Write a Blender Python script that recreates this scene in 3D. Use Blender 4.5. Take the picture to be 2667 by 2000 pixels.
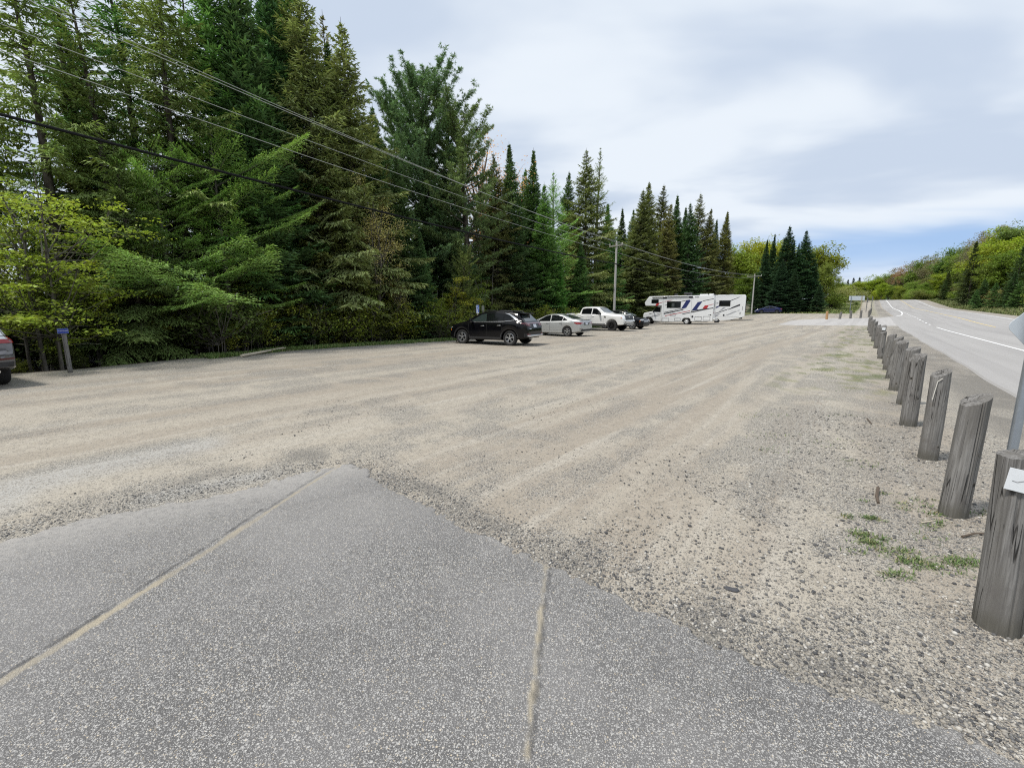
import bpy, bmesh, math, random
import numpy as np
from mathutils import Vector, Matrix, Euler
from mathutils.bvhtree import BVHTree

for o in list(bpy.data.objects): bpy.data.objects.remove(o)
SC = bpy.context.scene
COL = SC.collection
R = math.radians

# ---------------------------------------------------------------- camera
CAM_H = 1.7
FPX, CX, CY = 1150.0, 1333.5, 1000.0          # focal length in photograph pixels, image centre
PITCH = math.atan((1000 - 807) / FPX)
cd = bpy.data.cameras.new("camera"); cam = bpy.data.objects.new("camera", cd); COL.objects.link(cam)
cam.location = (0, 0, CAM_H); cam.rotation_euler = (math.pi/2 - PITCH, 0, 0)
cd.sensor_fit = 'HORIZONTAL'; cd.sensor_width = 36; cd.lens = 36*FPX/2667
cd.clip_start = 0.05; cd.clip_end = 6000
SC.camera = cam

# ---------------------------------------------------------------- sky
SUN_EL, SUN_AZ = R(63), R(-108)                # azimuth clockwise from +Y
wd = bpy.data.worlds.new("World"); SC.world = wd; wd.use_nodes = True
def build_world():
    nt = wd.node_tree; nt.nodes.clear(); N = nt.nodes.new; L = nt.links.new
    out = N('ShaderNodeOutputWorld'); bg = N('ShaderNodeBackground'); bg.inputs[1].default_value = 0.1
    L(bg.outputs[0], out.inputs[0])
    sky = N('ShaderNodeTexSky'); sky.sky_type = 'NISHITA'; sky.sun_disc = False
    sky.sun_elevation = SUN_EL; sky.sun_rotation = SUN_AZ; sky.altitude = 300; sky.dust_density = 0.6; sky.ozone_density = 1.5
    tc = N('ShaderNodeTexCoord'); sep = N('ShaderNodeSeparateXYZ'); L(tc.outputs['Generated'], sep.inputs[0])
    def M(op, a, b=None, c=None):
        m = N('ShaderNodeMath'); m.operation = op
        for i, v in enumerate((a, b, c)):
            if v is None: continue
            if isinstance(v, (int, float)): m.inputs[i].default_value = v
            else: L(v, m.inputs[i])
        return m.outputs[0]
    z = M('MAXIMUM', sep.outputs[2], 0.0); den = M('ADD', z, 0.10)
    px = M('DIVIDE', sep.outputs[0], den); py = M('DIVIDE', sep.outputs[1], den)
    cmb = N('ShaderNodeCombineXYZ'); L(px, cmb.inputs[0]); L(py, cmb.inputs[1])
    def noise(scale, detail, rough, sx=1, sy=1, rot=0, dist=0.0, off=(0,0,0)):
        mp = N('ShaderNodeMapping'); mp.inputs['Scale'].default_value = (sx, sy, 1); mp.inputs['Rotation'].default_value = (0,0,rot)
        mp.inputs['Location'].default_value = off
        L(cmb.outputs[0], mp.inputs[0])
        n = N('ShaderNodeTexNoise'); n.inputs['Scale'].default_value = scale; n.inputs['Detail'].default_value = detail
        n.inputs['Roughness'].default_value = rough; n.inputs['Distortion'].default_value = dist
        L(mp.outputs[0], n.inputs['Vector']); return n.outputs['Fac']
    def sst(v, a, b):
        m = N('ShaderNodeMapRange'); m.interpolation_type = 'SMOOTHSTEP'
        m.inputs[1].default_value = a; m.inputs[2].default_value = b; L(v, m.inputs[0]); return m.outputs[0]
    def mixc(f, a, b):
        m = N('ShaderNodeMix'); m.data_type = 'RGBA'
        if isinstance(f, (int, float)): m.inputs[0].default_value = f
        else: L(f, m.inputs[0])
        for i, v in ((6, a), (7, b)):
            if isinstance(v, tuple): m.inputs[i].default_value = (*v, 1)
            else: L(v, m.inputs[i])
        return m.outputs[2]
    # soft cloud deck: bright and blue-grey patches
    n1 = noise(0.95, 4.0, 0.45, 1, 1.25, 0.5, 0.35, (2.3, 0.4, 0))
    n2 = noise(1.7, 3.0, 0.45, 0.7, 1.5, 0.75, 0.4, (7.1, 3.3, 0))
    lum = sst(M('ADD', M('MULTIPLY', n1, 0.8), M('MULTIPLY', n2, 0.25)), 0.40, 0.62)
    cloud = mixc(lum, (4.85, 5.6, 6.75), (6.75, 7.3, 7.95))
    # openings to the blue, mainly low over the road to the right
    gapn = noise(0.5, 3.0, 0.5, 0.6, 1.0, 0.9, 0.3, (1.0, 5.0, 0))
    el = sep.outputs[2]
    low = M('MULTIPLY', sst(el, 0.035, 0.10), M('SUBTRACT', 1.0, sst(M('ADD', el, M('MULTIPLY', M('SUBTRACT', n2, 0.5), 0.05)), 0.105, 0.165)))
    az = sst(M('SUBTRACT', sep.outputs[0], M('MULTIPLY', sep.outputs[1], 0.12)), 0.05, 0.45)
    gap = M('MULTIPLY', M('MULTIPLY', low, az), 1.0)
    gap = M('MAXIMUM', gap, M('MULTIPLY', sst(gapn, 0.60, 0.78), 0.35))
    blue = mixc(0.9, sky.outputs[0], (2.9, 4.5, 7.2))
    L(mixc(M('MULTIPLY', gap, 0.85), cloud, blue), bg.inputs[0])
build_world()

# ---------------------------------------------------------------- sun (veiled)
sl = bpy.data.lights.new("sun", 'SUN'); sun = bpy.data.objects.new("sun", sl); COL.objects.link(sun)
sl.energy = 2.9; sl.angle = R(7); sl.color = (1.0, 0.95, 0.87)
tosun = Vector((math.sin(SUN_AZ)*math.cos(SUN_EL), math.cos(SUN_AZ)*math.cos(SUN_EL), math.sin(SUN_EL)))
sun.rotation_euler = tosun.to_track_quat('Z', 'Y').to_euler(); sun.location = (0, 0, 60)

SC.view_settings.view_transform = 'Standard'; SC.view_settings.look = 'None'
SC.view_settings.exposure = 0.30; SC.view_settings.gamma = 1.0
SC.render.engine = 'CYCLES'
cy = SC.cycles
cy.max_bounces = 5; cy.diffuse_bounces = 3; cy.glossy_bounces = 3; cy.transmission_bounces = 4; cy.transparent_max_bounces = 6
cy.use_denoising = False; cy.pixel_filter_type = 'BLACKMAN_HARRIS'; cy.filter_width = 1.15
cy.sample_clamp_indirect = 4.0
cy.caustics_reflective = False; cy.caustics_refractive = False

# ---------------------------------------------------------------- plan of the place
# s runs along the road, u to the right of it; camera stands at s = u = 0
TH = R(38.5); DS, DC = math.sin(TH), math.cos(TH)
def su2xy(s, u): return (s*DS + u*DC, s*DC - u*DS)
def xy2su(x, y): return (x*DS + y*DC, x*DC - y*DS)
_S = np.linspace(-400, 1600, 4001)
_Z = np.interp(_S, [-400, 55, 66, 82, 162, 236, 262, 330, 500, 1600], [0, 0, .15, .62, 2.15, 5.65, 5.7, 3.0, -2, -6])
_Z = np.convolve(np.pad(_Z, 15, mode='edge'), np.ones(31)/31, mode='valid')
EDGE_S = [-400, -15, 0, 2, 8.7, 17.5, 30, 44, 53, 62, 74, 95, 108, 125, 150, 1600]
EDGE_U = [-17, -17.2, -17.9, -17.6, -19.6, -18.7, -19.8, -22.0, -24.2, -23.5, -20.0, -17.2, -15.4, -12.5, -12, -12]
def edge_u(s): return np.interp(s, EDGE_S, EDGE_U)
def sstep(v, a, b):
    t = np.clip((np.asarray(v, float)-a)/(b-a), 0, 1); return t*t*(3-2*t)
def hsu(s, u):
    s = np.asarray(s, float); u = np.asarray(u, float)
    z = np.interp(s, _S, _Z)
    z = z - .22*sstep(edge_u(s)-u, .15, 1.6)
    z = z + np.where(u > 18.5, np.minimum((np.maximum(u, 18.5)-18.5)*.20, 9.5), 0)
    z = z - .10*sstep(u, 14.6, 16.5)
    return z
def hxy(x, y): return float(hsu(*xy2su(x, y)))
def ray(px, py):
    r, up = px-CX, CY-py
    return Vector((r, FPX*math.cos(PITCH)+up*math.sin(PITCH), -FPX*math.sin(PITCH)+up*math.cos(PITCH)))
def gpt(px, py, z=0.0):                         # photograph pixel -> point of the level ground
    d = ray(px, py); t = (z-CAM_H)/d.z; return (d.x*t, d.y*t)
def dpt(px, py, Y):                             # photograph pixel at forward distance Y -> point
    d = ray(px, py); t = Y/d.y; return (d.x*t, d.y*t, CAM_H+d.z*t)
K = 2667/2212                                   # enlarged view -> photograph pixels

# ---------------------------------------------------------------- object helpers
def link(o, parent=None):
    COL.objects.link(o)
    if parent is not None: o.parent = parent
    return o
def tag(o, label=None, cat=None, group=None, kind=None):
    if label: o['label'] = label
    if cat: o['category'] = cat
    if group: o['group'] = group
    if kind: o['kind'] = kind
    return o
def empty(name, loc=(0,0,0), rz=0.0):
    o = bpy.data.objects.new(name, None); COL.objects.link(o); o.location = loc; o.rotation_euler = (0,0,rz); o.empty_display_size = .3
    return o
def mesh_obj(name, V, F, mat, parent=None, smooth=False, sharp=None):
    me = bpy.data.meshes.new(name); me.from_pydata([tuple(v) for v in V], [], [tuple(f) for f in F]); me.update()
    if mat is not None: me.materials.append(mat)
    if smooth:
        me.shade_smooth()
        if sharp: me.set_sharp_from_angle(angle=R(sharp))
    return link(bpy.data.objects.new(name, me), parent)
def fast_mesh(name, V, F, mat, attrs=None):
    """V (n,3), F (m,4) arrays; attrs: {name: (n,) floats}"""
    me = bpy.data.meshes.new(name); V = np.asarray(V, np.float32); F = np.asarray(F, np.int32)
    me.vertices.add(len(V)); me.vertices.foreach_set('co', V.ravel())
    k = F.shape[1]; me.loops.add(F.size); me.loops.foreach_set('vertex_index', F.ravel())
    me.polygons.add(len(F)); me.polygons.foreach_set('loop_start', np.arange(0, F.size, k, dtype=np.int32))
    try: me.polygons.foreach_set('loop_total', np.full(len(F), k, np.int32))
    except Exception: pass
    me.update(calc_edges=True)
    for a, v in (attrs or {}).items():
        at = me.attributes.new(a, 'FLOAT', 'POINT'); at.data.foreach_set('value', np.asarray(v, np.float32))
    if mat is not None: me.materials.append(mat)
    return me
class MB:
    """collects shapes into one mesh"""
    def __init__(s): s.V, s.F = [], []
    def add(s, V, F):
        b = len(s.V); s.V += [tuple(v) for v in V]; s.F += [tuple(i+b for i in f) for f in F]; return s
    def box(s, c, d, rot=None, bev=0.0):
        bm = bmesh.new(); bmesh.ops.create_cube(bm, size=1)
        for v in bm.verts: v.co = Vector((v.co.x*d[0], v.co.y*d[1], v.co.z*d[2]))
        if bev: bmesh.ops.bevel(bm, geom=bm.edges[:], offset=bev, segments=2, affect='EDGES', profile=.5)
        M = Matrix.Translation(c) @ (Euler(rot).to_matrix().to_4x4() if rot else Matrix())
        bm.verts.index_update(); s.add([M @ v.co for v in bm.verts], [[v.index for v in f.verts] for f in bm.faces]); bm.free(); return s
    def tube(s, pts, rad, n=8, cap=True):
        pts = [Vector(p) for p in pts]; rad = rad if hasattr(rad, '__len__') else [rad]*len(pts)
        V, F = [], []; ref = None
        for i, p in enumerate(pts):
            t = (pts[min(i+1, len(pts)-1)] - pts[max(i-1, 0)]).normalized()
            if ref is None: ref = Vector((1,0,0)) if abs(t.x) < .8 else Vector((0,1,0))
            a = t.cross(ref).normalized(); b = t.cross(a)
            for k in range(n):
                an = 2*math.pi*k/n; V.append(p + (a*math.cos(an)+b*math.sin(an))*rad[i])
        for i in range(len(pts)-1):
            for k in range(n):
                F.append((i*n+k, i*n+(k+1)%n, (i+1)*n+(k+1)%n, (i+1)*n+k))
        if cap: F += [tuple(range(n-1, -1, -1)), tuple(range((len(pts)-1)*n, len(pts)*n))]
        return s.add(V, F)
    def lathe(s, prof, n=28, M=None):
        """profile of (radius, y); axis = local y"""
        V, F = [], []
        for k in range(n):
            a = 2*math.pi*k/n
            for r, y in prof: V.append(Vector((r*math.cos(a), y, r*math.sin(a))))
        m = len(prof)
        for k in range(n):
            for i in range(m-1): F.append((k*m+i, k*m+i+1, ((k+1)%n)*m+i+1, ((k+1)%n)*m+i))
        if M: V = [M @ v for v in V]
        return s.add(V, F)
    def prism(s, poly, y0, y1):
        """(x,z) outline extruded along y"""
        n = len(poly); V = [(x, y0, z) for x, z in poly] + [(x, y1, z) for x, z in poly]
        F = [tuple(range(n)), tuple(range(2*n-1, n-1, -1))] + [(i, i+n, (i+1)%n+n, (i+1)%n) for i in range(n)]
        bm = bmesh.new(); vs = [bm.verts.new(v) for v in V]
        for f in F: bm.faces.new([vs[i] for i in f])
        bmesh.ops.recalc_face_normals(bm, faces=bm.faces[:]); bm.verts.index_update()
        s.add([v.co.copy() for v in bm.verts], [[v.index for v in f.verts] for f in bm.faces]); bm.free(); return s
    def xf(s, M):
        s.V = [tuple(M @ Vector(v)) for v in s.V]; return s
    def build(s, name, mat, parent=None, smooth=False, sharp=40, bevel=0):
        o = mesh_obj(name, s.V, s.F, mat, parent, smooth, sharp)
        if bevel:
            b = o.modifiers.new('bevel', 'BEVEL'); b.width = bevel; b.segments = 2; b.limit_method = 'ANGLE'; b.angle_limit = R(40)
        return o

# ---------------------------------------------------------------- material helpers
class G:
    def __init__(s, name):
        s.m = bpy.data.materials.new(name); s.m.use_nodes = True; s.nt = s.m.node_tree; s.nt.nodes.clear()
        s.out = s.n('ShaderNodeOutputMaterial'); s.bs = s.n('ShaderNodeBsdfPrincipled'); s.l(s.bs.outputs[0], s.out.inputs[0])
        s._oc = None
    def n(s, t): return s.nt.nodes.new(t)
    def l(s, a, b): s.nt.links.new(a, b)
    def put(s, sock, v):
        if v is None: return
        if isinstance(v, (int, float)): sock.default_value = v
        elif isinstance(v, (tuple, list)): sock.default_value = (*v, 1) if len(v) == 3 and sock.type == 'RGBA' else v
        else: s.l(v, sock)
    def oc(s):
        if s._oc is None: s._oc = s.n('ShaderNodeTexCoord').outputs['Object']
        return s._oc
    def map(s, v, scale=(1,1,1), rot=(0,0,0), loc=(0,0,0)):
        m = s.n('ShaderNodeMapping'); m.inputs['Scale'].default_value = scale; m.inputs['Rotation'].default_value = rot; m.inputs['Location'].default_value = loc
        s.l(v, m.inputs[0]); return m.outputs[0]
    def noise(s, v, scale, detail=2, rough=.5, dist=0):
        n = s.n('ShaderNodeTexNoise'); s.l(v, n.inputs['Vector']); n.inputs['Scale'].default_value = scale
        n.inputs['Detail'].default_value = detail; n.inputs['Roughness'].default_value = rough; n.inputs['Distortion'].default_value = dist
        return n.outputs['Fac']
    def voro(s, v, scale, feat='F1', rnd=1.0):
        n = s.n('ShaderNodeTexVoronoi'); n.feature = feat; s.l(v, n.inputs['Vector']); n.inputs['Scale'].default_value = scale
        n.inputs['Randomness'].default_value = rnd; return n
    def math(s, op, a, b=None, c=None, clamp=False):
        m = s.n('ShaderNodeMath'); m.operation = op; m.use_clamp = clamp
        for i, v in enumerate((a, b, c)): s.put(m.inputs[i], v)
        return m.outputs[0]
    def mr(s, v, a, b, c=0, d=1, smooth=True):
        m = s.n('ShaderNodeMapRange'); m.interpolation_type = 'SMOOTHSTEP' if smooth else 'LINEAR'
        s.put(m.inputs[0], v)
        for i, x in ((1, a), (2, b), (3, c), (4, d)): s.put(m.inputs[i], x)
        return m.outputs[0]
    def mix(s, f, a, b, mode='MIX'):
        m = s.n('ShaderNodeMix'); m.data_type = 'RGBA'; m.blend_type = mode; m.clamp_factor = True
        s.put(m.inputs[0], f); s.put(m.inputs[6], a); s.put(m.inputs[7], b); return m.outputs[2]
    def ramp(s, f, stops, interp='LINEAR'):
        r = s.n('ShaderNodeValToRGB'); e = r.color_ramp; e.interpolation = interp
        while len(e.elements) < len(stops): e.elements.new(.5)
        for i, (p, c) in enumerate(stops):
            e.elements[i].position = p; e.elements[i].color = (*c, 1) if len(c) == 3 else c
        s.put(r.inputs[0], f); return r.outputs[0]
    def attr(s, name):
        a = s.n('ShaderNodeAttribute'); a.attribute_name = name; return a.outputs['Fac']
    def sepx(s, c):
        p = s.n('ShaderNodeSeparateColor'); s.l(c, p.inputs[0]); return p.outputs
    def bump(s, h, strength=.5, dist=.01, prev=None):
        b = s.n('ShaderNodeBump'); b.inputs['Strength'].default_value = strength; b.inputs['Distance'].default_value = dist
        s.l(h, b.inputs['Height'])
        if prev is not None: s.l(prev, b.inputs['Normal'])
        return b.outputs[0]
    def set(s, **k):
        nm = dict(color='Base Color', rough='Roughness', metal='Metallic', spec='Specular IOR Level', coat='Coat Weight', coatr='Coat Roughness', normal='Normal', alpha='Alpha', emit='Emission Color', emits='Emission Strength', trans='Transmission Weight', ior='IOR')
        for a, v in k.items(): s.put(s.bs.inputs[nm[a]], v)
        return s.m
def simple(name, c, rough=.5, metal=0, spec=.5, coat=0, var=.0, vscale=4.0):
    g = G(name)
    col = c
    if var:
        f = g.noise(g.oc(), vscale, 4, .6)
        col = g.mix(f, tuple(max(0, x*(1-var)) for x in c), tuple(min(1, x*(1+var)) for x in c))
    return g.set(color=col, rough=rough, metal=metal, spec=spec, coat=coat, coatr=.04)
# ---------------------------------------------------------------- ground sheet
rng = np.random.default_rng(7)
def sinhspace(lo, hi, fine, n, c):
    """n values from lo to hi, spacing about 'fine' near c and growing outward"""
    def side(ext, k):
        if k == 0: return np.array([])
        a, b = 1e-3, 12.0
        for _ in range(80):
            m = (a+b)/2
            if math.sinh(m)/(m/k) * fine < ext: a = m
            else: b = m
        t = np.linspace(0, 1, k+1)[1:]; return np.sinh(a*t)/math.sinh(a)*ext
    kl = int(n*.45); return np.concatenate([c-side(c-lo, kl)[::-1], [c], c+side(hi-c, n-kl-1)])
GS = np.unique(np.round(np.concatenate([sinhspace(-400, 1500, .10, 330, 5.0)]), 4))
GU = np.unique(np.round(np.concatenate([sinhspace(-700, 800, .10, 330, -2.0), np.arange(-24.5, -16, .3)]), 4))
def vnoise(x, y, seed, sc):
    """value noise"""
    r = np.random.default_rng(seed).random((256, 256)); x = np.asarray(x)/sc+500; y = np.asarray(y)/sc+500
    xi, yi = np.floor(x).astype(int), np.floor(y).astype(int); fx, fy = x-xi, y-yi
    fx, fy = fx*fx*(3-2*fx), fy*fy*(3-2*fy); g = lambda a, b: r[a % 256, b % 256]
    return (g(xi,yi)*(1-fx)+g(xi+1,yi)*fx)*(1-fy)+(g(xi,yi+1)*(1-fx)+g(xi+1,yi+1)*fx)*fy
def seg_dist(x, y, pts):
    d = np.full(np.shape(x), 1e9)
    for (ax, ay), (bx, by) in zip(pts[:-1], pts[1:]):
        dx, dy = bx-ax, by-ay; L = dx*dx+dy*dy+1e-9
        t = np.clip(((x-ax)*dx+(y-ay)*dy)/L, 0, 1); d = np.minimum(d, np.hypot(x-ax-t*dx, y-ay-t*dy))
    return d
def gd(*pts): return [gpt(x*K, y*K) for x, y in pts]          # enlarged-view pixels -> ground points
ASPH_OUT = gd((-700,1345),(0,1172),(210,1120),(400,1082),(520,1058),(640,1032),(700,1016),(742,1006),(775,1012),(860,1068),(1010,1142),(1180,1222),(1340,1302),(1520,1386),(1700,1462),(1860,1520),(2000,1565),(2212,1648),(2500,1750))
ASPH = ASPH_OUT + [(4.0, .35), (4.0, -6), (-9, -6), (-9.5, 1.2)]
def in_poly(x, y, P):
    c = np.zeros(np.shape(x), bool); n = len(P)
    for i in range(n):
        x1, y1 = P[i]; x2, y2 = P[(i+1) % n]
        k = ((y1 > y) != (y2 > y)) & (x < (x2-x1)*(y-y1)/(y2-y1+1e-12)+x1); c ^= k
    return c
_us = GU
_gs, _gu = np.meshgrid(GS, GU, indexing='ij')
_x, _y = _gs*DS+_gu*DC, _gs*DC-_gu*DS
_z = hsu(_gs, _gu)
dA = seg_dist(_x, _y, ASPH_OUT); inA = in_poly(_x, _y, ASPH)
lot = sstep(_gu-edge_u(_gs), 0, .8)*(1-sstep(_gu, -1.5, 0))*(1-sstep(_gs, 48, 56))*np.where(inA, 0, sstep(dA, .15, 1.2))
_z = _z + lot*((vnoise(_gu, _gs*.22, 3, .8)-.5)*.035+(vnoise(_x, _y, 4, .35)-.5)*.012)
_z = np.where(inA & (dA > .1), _z-.03, _z)
# coarse stone patches seen in the lot
def blot(pts, w, soft): return 1-sstep(seg_dist(_x, _y, gd(*pts)), w, w+soft)
nz = vnoise(_x, _y, 11, .5)*.6+vnoise(_x, _y, 12, .17)*.4
nzb = vnoise(_gu, _gs*.3, 13, 1.3)*.6+vnoise(_x, _y, 14, 1.1)*.4
_strk = vnoise(_gu+.35*np.sin(_gs*.07+_gu*.1), _gs*.05, 43, .45)*.55+vnoise(_gu+.9*np.sin(_gs*.06+1), _gs*.10, 44, .16)*.45
coarse = .22+.62*sstep(_strk, .38, .66)*sstep(nz, .2, .6)+.35*sstep(nzb, .5, .78)*sstep(nz, .35, .7)
def addc(v, amt): 
    global coarse
    coarse = np.maximum(coarse, amt*v*sstep(nz, .12, .62))
for pts, w, sf, a in [
    ([(-60,1250),(0,1130),(180,1085),(330,1060),(420,1035),(560,1000),(700,978),(760,985)], .10, .45, 1.0),
    ([(560,1005),(640,985),(740,990),(800,1010)], .1, .35, .9),
    ([(860,1045),(930,1065),(900,1080)], .05, .3, 1.2),
    ([(820,1050),(1000,1120),(1160,1180),(1300,1250),(1420,1320),(1600,1390),(1800,1450),(2000,1510),(2250,1600)], .12, .5, 1.15),
    ([(1150,1190),(1250,1220),(1350,1230)], .15, .5, .95),
    ([(1500,1290),(1620,1370),(1760,1420),(1900,1400),(2100,1420),(2212,1500)], .35, .5, .95),
    ([(850,880),(900,905),(930,915)], .1, .7, .85), ([(1010,935),(1150,950),(1080,985)], .15, .7, .75),
    ([(640,875),(720,868)], .1, .5, .6), ([(1350,1080),(1500,1050)], .1, .6, .6),
    ([(1640,850),(1720,848)], .05, .5, .7), ([(1200,1060),(1330,1120),(1450,1160)], .2, .9, .6), ([(1100,960),(1040,1010)], .1, .6, .6)]:
    addc(blot(pts, w, sf), a)
band = sstep(_gu, edge_u(_gs)+.3, edge_u(_gs)+1.2)*(1-sstep(_gu, edge_u(_gs)+3.0, edge_u(_gs)+5.2))*(_gs < 40)
coarse = np.maximum(coarse, band*(.35+.5*vnoise(_x, _y, 21, 1.5)))
post_strip = sstep(_gu, -1.6, -.3)*(1-sstep(_gu, 2.2, 3.0))
coarse = np.maximum(coarse, post_strip*(.35+.5*sstep(nz, .25, .7))*(1-.5*sstep(_gs, 8, 25)))
dark_sh = sstep(_gu, 1.35, 1.8)*(1-sstep(_gu, 2.6, 3.0))*sstep(_gs, 5, 10)*(.15+.65*sstep(vnoise(_x, _y, 71, .35)*.5+vnoise(_x, _y, 72, 1.4)*.5, .40, .62))     # loose dark asphalt grit beside the road
for pts, w, sf in ([(868,1050),(925,1062),(915,1082)], .05, .22), ([(1010,1100),(1090,1130)], .04, .22), ([(1195,1212),(1260,1246),(1300,1275)], .05, .2), ([(1480,1345),(1560,1385),(1680,1440)], .05, .22), ([(1400,1260),(1500,1300)], .05, .25), ([(1750,1430),(1950,1500)], .04, .2), ([(420,1035),(480,1020)], .03, .25), ([(650,985),(720,985)], .03, .3): dark_sh = np.maximum(dark_sh, .72*blot(pts, w, sf)*sstep(nz, .32, .62))
coarse = np.maximum(coarse, sstep(_gu, 1.0, 1.4)*(1-sstep(_gu, 2.7, 3.0))*.75)
rsh = sstep(_gu, 14.2, 14.8)*(1-sstep(_gu, 16.6, 17.8))
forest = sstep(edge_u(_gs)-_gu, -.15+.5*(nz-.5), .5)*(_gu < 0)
es = edge_u(_gs)
grass = sstep(es-_gu, -.75+.5*(nz-.5), -.25)*(1-sstep(es-_gu, .5, 1.4))*sstep(_gs, 5.5, 9)*(1-sstep(_gs, 115, 130))
grass = np.maximum(grass, sstep(_gu, 17.0, 18.2)*sstep(nz, .05, .3))
fld = sstep(_gs, 98, 108)*(1-sstep(_gu, -2.5, -1.2))*sstep(_gu, es-30, es-5)
grass = np.maximum(grass, fld); forest = forest*(1-fld)
grass = np.maximum(grass, (_gs > 90)*sstep(_gu, .2, .6)*(1-sstep(_gu, 1.0, 1.6))*.35)
weeds = sstep(_gu, -2.0, -1.2)*(1-sstep(_gu, .4, 1.0))*sstep(vnoise(_x, _y, 31, .6)*.5+vnoise(_x, _y, 32, .22)*.5, .55, .72)*sstep(_gs, 9, 14)*.75
grass = np.maximum(grass, weeds*(_gs < 60))
streak = vnoise(_gu+.35*np.sin(_gs*.07+_gu*.1), _gs*.045, 41, .33)*.5+vnoise(_gu+.6*np.sin(_gs*.05), _gs*.03, 42, .9)*.5
sdust = blot([(-80,1110),(0,1060),(120,1030),(250,1000),(420,962)], .12, .45)*.75
sdust = np.maximum(sdust, blot([(330,1075),(470,1045),(560,1028)], .03, .25)*.9)
tracks = 1-sstep(np.abs(seg_dist(_x, _y, gd((1640,1010),(1720,968),(1755,930),(1775,880),(1800,800),(1830,750)))), .05, .35)

def ground_material():
    g = G("gravel_ground"); p = g.oc()
    pr = g.map(p, rot=(0, 0, TH))                     # x across, y along the road direction
    st = g.map(pr, scale=(1.0, .05, 1))
    lo = g.noise(p, .35, 3, .55); mid = g.noise(p, 1.9, 4, .6); fine = g.noise(p, 38, 3, .7); fin2 = g.noise(p, 160, 2, .6)
    strk = g.attr('streak'); s1 = g.noise(st, 2.4, 4, .6)
    sand = g.mix(lo, (.372,.334,.272), (.398,.364,.305)); sand = g.mix(g.mr(mid, .35, .7), sand, (.383,.348,.29))
    sand = g.mix(g.mr(strk, .40, .68), sand, (.312,.272,.220))
    sand = g.mix(g.mr(s1, .5, .72), sand, (.425,.395,.34))
    sand = g.mix(g.math('MULTIPLY', g.attr('tyre_track'), g.mr(g.noise(g.map(pr, scale=(1, .12, 1)), 26, 1), .4, .6)), sand, (.45,.418,.36))
    sand = g.mix(g.attr('dust'), sand, (.385,.388,.378))
    sand = g.mix(g.math('MULTIPLY', g.mr(fine, .45, .75), .55), sand, (.215,.188,.158))
    sand = g.mix(g.math('MULTIPLY', g.mr(fin2, .5, .7), .35), sand, (.47,.43,.37))
    gm = g.noise(p, 7.5, 5, .7); sand = g.mix(g.mr(gm, .48, .70, 0, .42), sand, (.235,.205,.168)); sand = g.mix(g.mr(gm, .50, .30, 0, .35), sand, (.45,.41,.35))
    co = g.attr('coarse')
    h = None; col = sand
    for sc, k, amt in ((44, .5, .9), (75, .95, 1.0), (135, 1.25, .95)):
        wv = g.n('ShaderNodeVectorMath'); wv.operation = 'ADD'; nn = g.n('ShaderNodeTexNoise'); nn.inputs['Scale'].default_value = sc*.6
        g.l(p, nn.inputs['Vector']); sc2 = g.n('ShaderNodeVectorMath'); sc2.operation = 'SCALE'; sc2.inputs[3].default_value = .6/sc
        g.l(nn.outputs['Color'], sc2.inputs[0]); g.l(p, wv.inputs[0]); g.l(sc2.outputs[0], wv.inputs[1])
        v = g.voro(wv.outputs[0], sc); c = g.sepx(v.outputs['Color'])
        has = g.math('LESS_THAN', c[0], g.math('MULTIPLY', co, k))
        shape = g.mr(v.outputs['Distance'], .38, .54, 1, 0)
        m = g.math('MULTIPLY', has, shape)
        sc_ = g.ramp(c[1], [(0, (.05,.05,.053)), (.25, (.11,.11,.112)), (.48, (.19,.185,.175)), (.68, (.31,.285,.245)), (.86, (.43,.40,.345)), (1, (.58,.56,.52))])
        sc_ = g.mix(g.math('MULTIPLY', g.math('SUBTRACT', 1.0, g.mr(co, .2, .75)), .45), sc_, (.34,.305,.255))
        col = g.mix(g.math('MULTIPLY', m, amt), col, sc_)
        hh = g.math('MULTIPLY', m, g.mr(v.outputs['Distance'], 0, .5, 1.0, .2))
        hh = g.math('MULTIPLY', hh, 34/sc); h = hh if h is None else g.math('MAXIMUM', h, hh)
    # dark bituminous grit by the highway, grey shoulder on the far side
    grit = g.mix(fine, (.085,.082,.078), (.24,.225,.20)); col = g.mix(g.math('MULTIPLY', g.attr('grit'), .85), col, grit)
    col = g.mix(g.math('MULTIPLY', g.attr('grey_shoulder'), .8), col, g.mix(fine, (.20,.18,.16), (.38,.35,.31)))
    gn = g.noise(p, 9, 4, .7); gn2 = g.noise(p, .45, 3, .6)
    gr = g.mix(gn, (.035,.06,.016), (.12,.165,.045)); gr = g.mix(g.mr(gn2, .4, .65), gr, (.18,.19,.065)); gr = g.mix(g.mr(g.noise(p, 3.1, 3), .52, .7), gr, (.21,.175,.10))
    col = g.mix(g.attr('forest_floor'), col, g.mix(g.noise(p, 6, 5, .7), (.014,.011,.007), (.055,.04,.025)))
    col = g.mix(g.math('MULTIPLY', g.attr('grass_cover'), g.mr(gn, .25, .6, .55, 1)), col, gr)
    hsum = g.math('ADD', h, g.math('ADD', g.math('MULTIPLY', fine, .25), g.math('MULTIPLY', s1, .8)))
    return g.set(color=col, rough=.92, spec=.25, normal=g.bump(hsum, .75, .018))
def flat_idx(ns, nu):
    a = np.arange(ns*nu).reshape(ns, nu); return np.stack([a[:-1,:-1], a[:-1,1:], a[1:,1:], a[1:,:-1]], -1).reshape(-1, 4)[:, ::-1]
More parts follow.
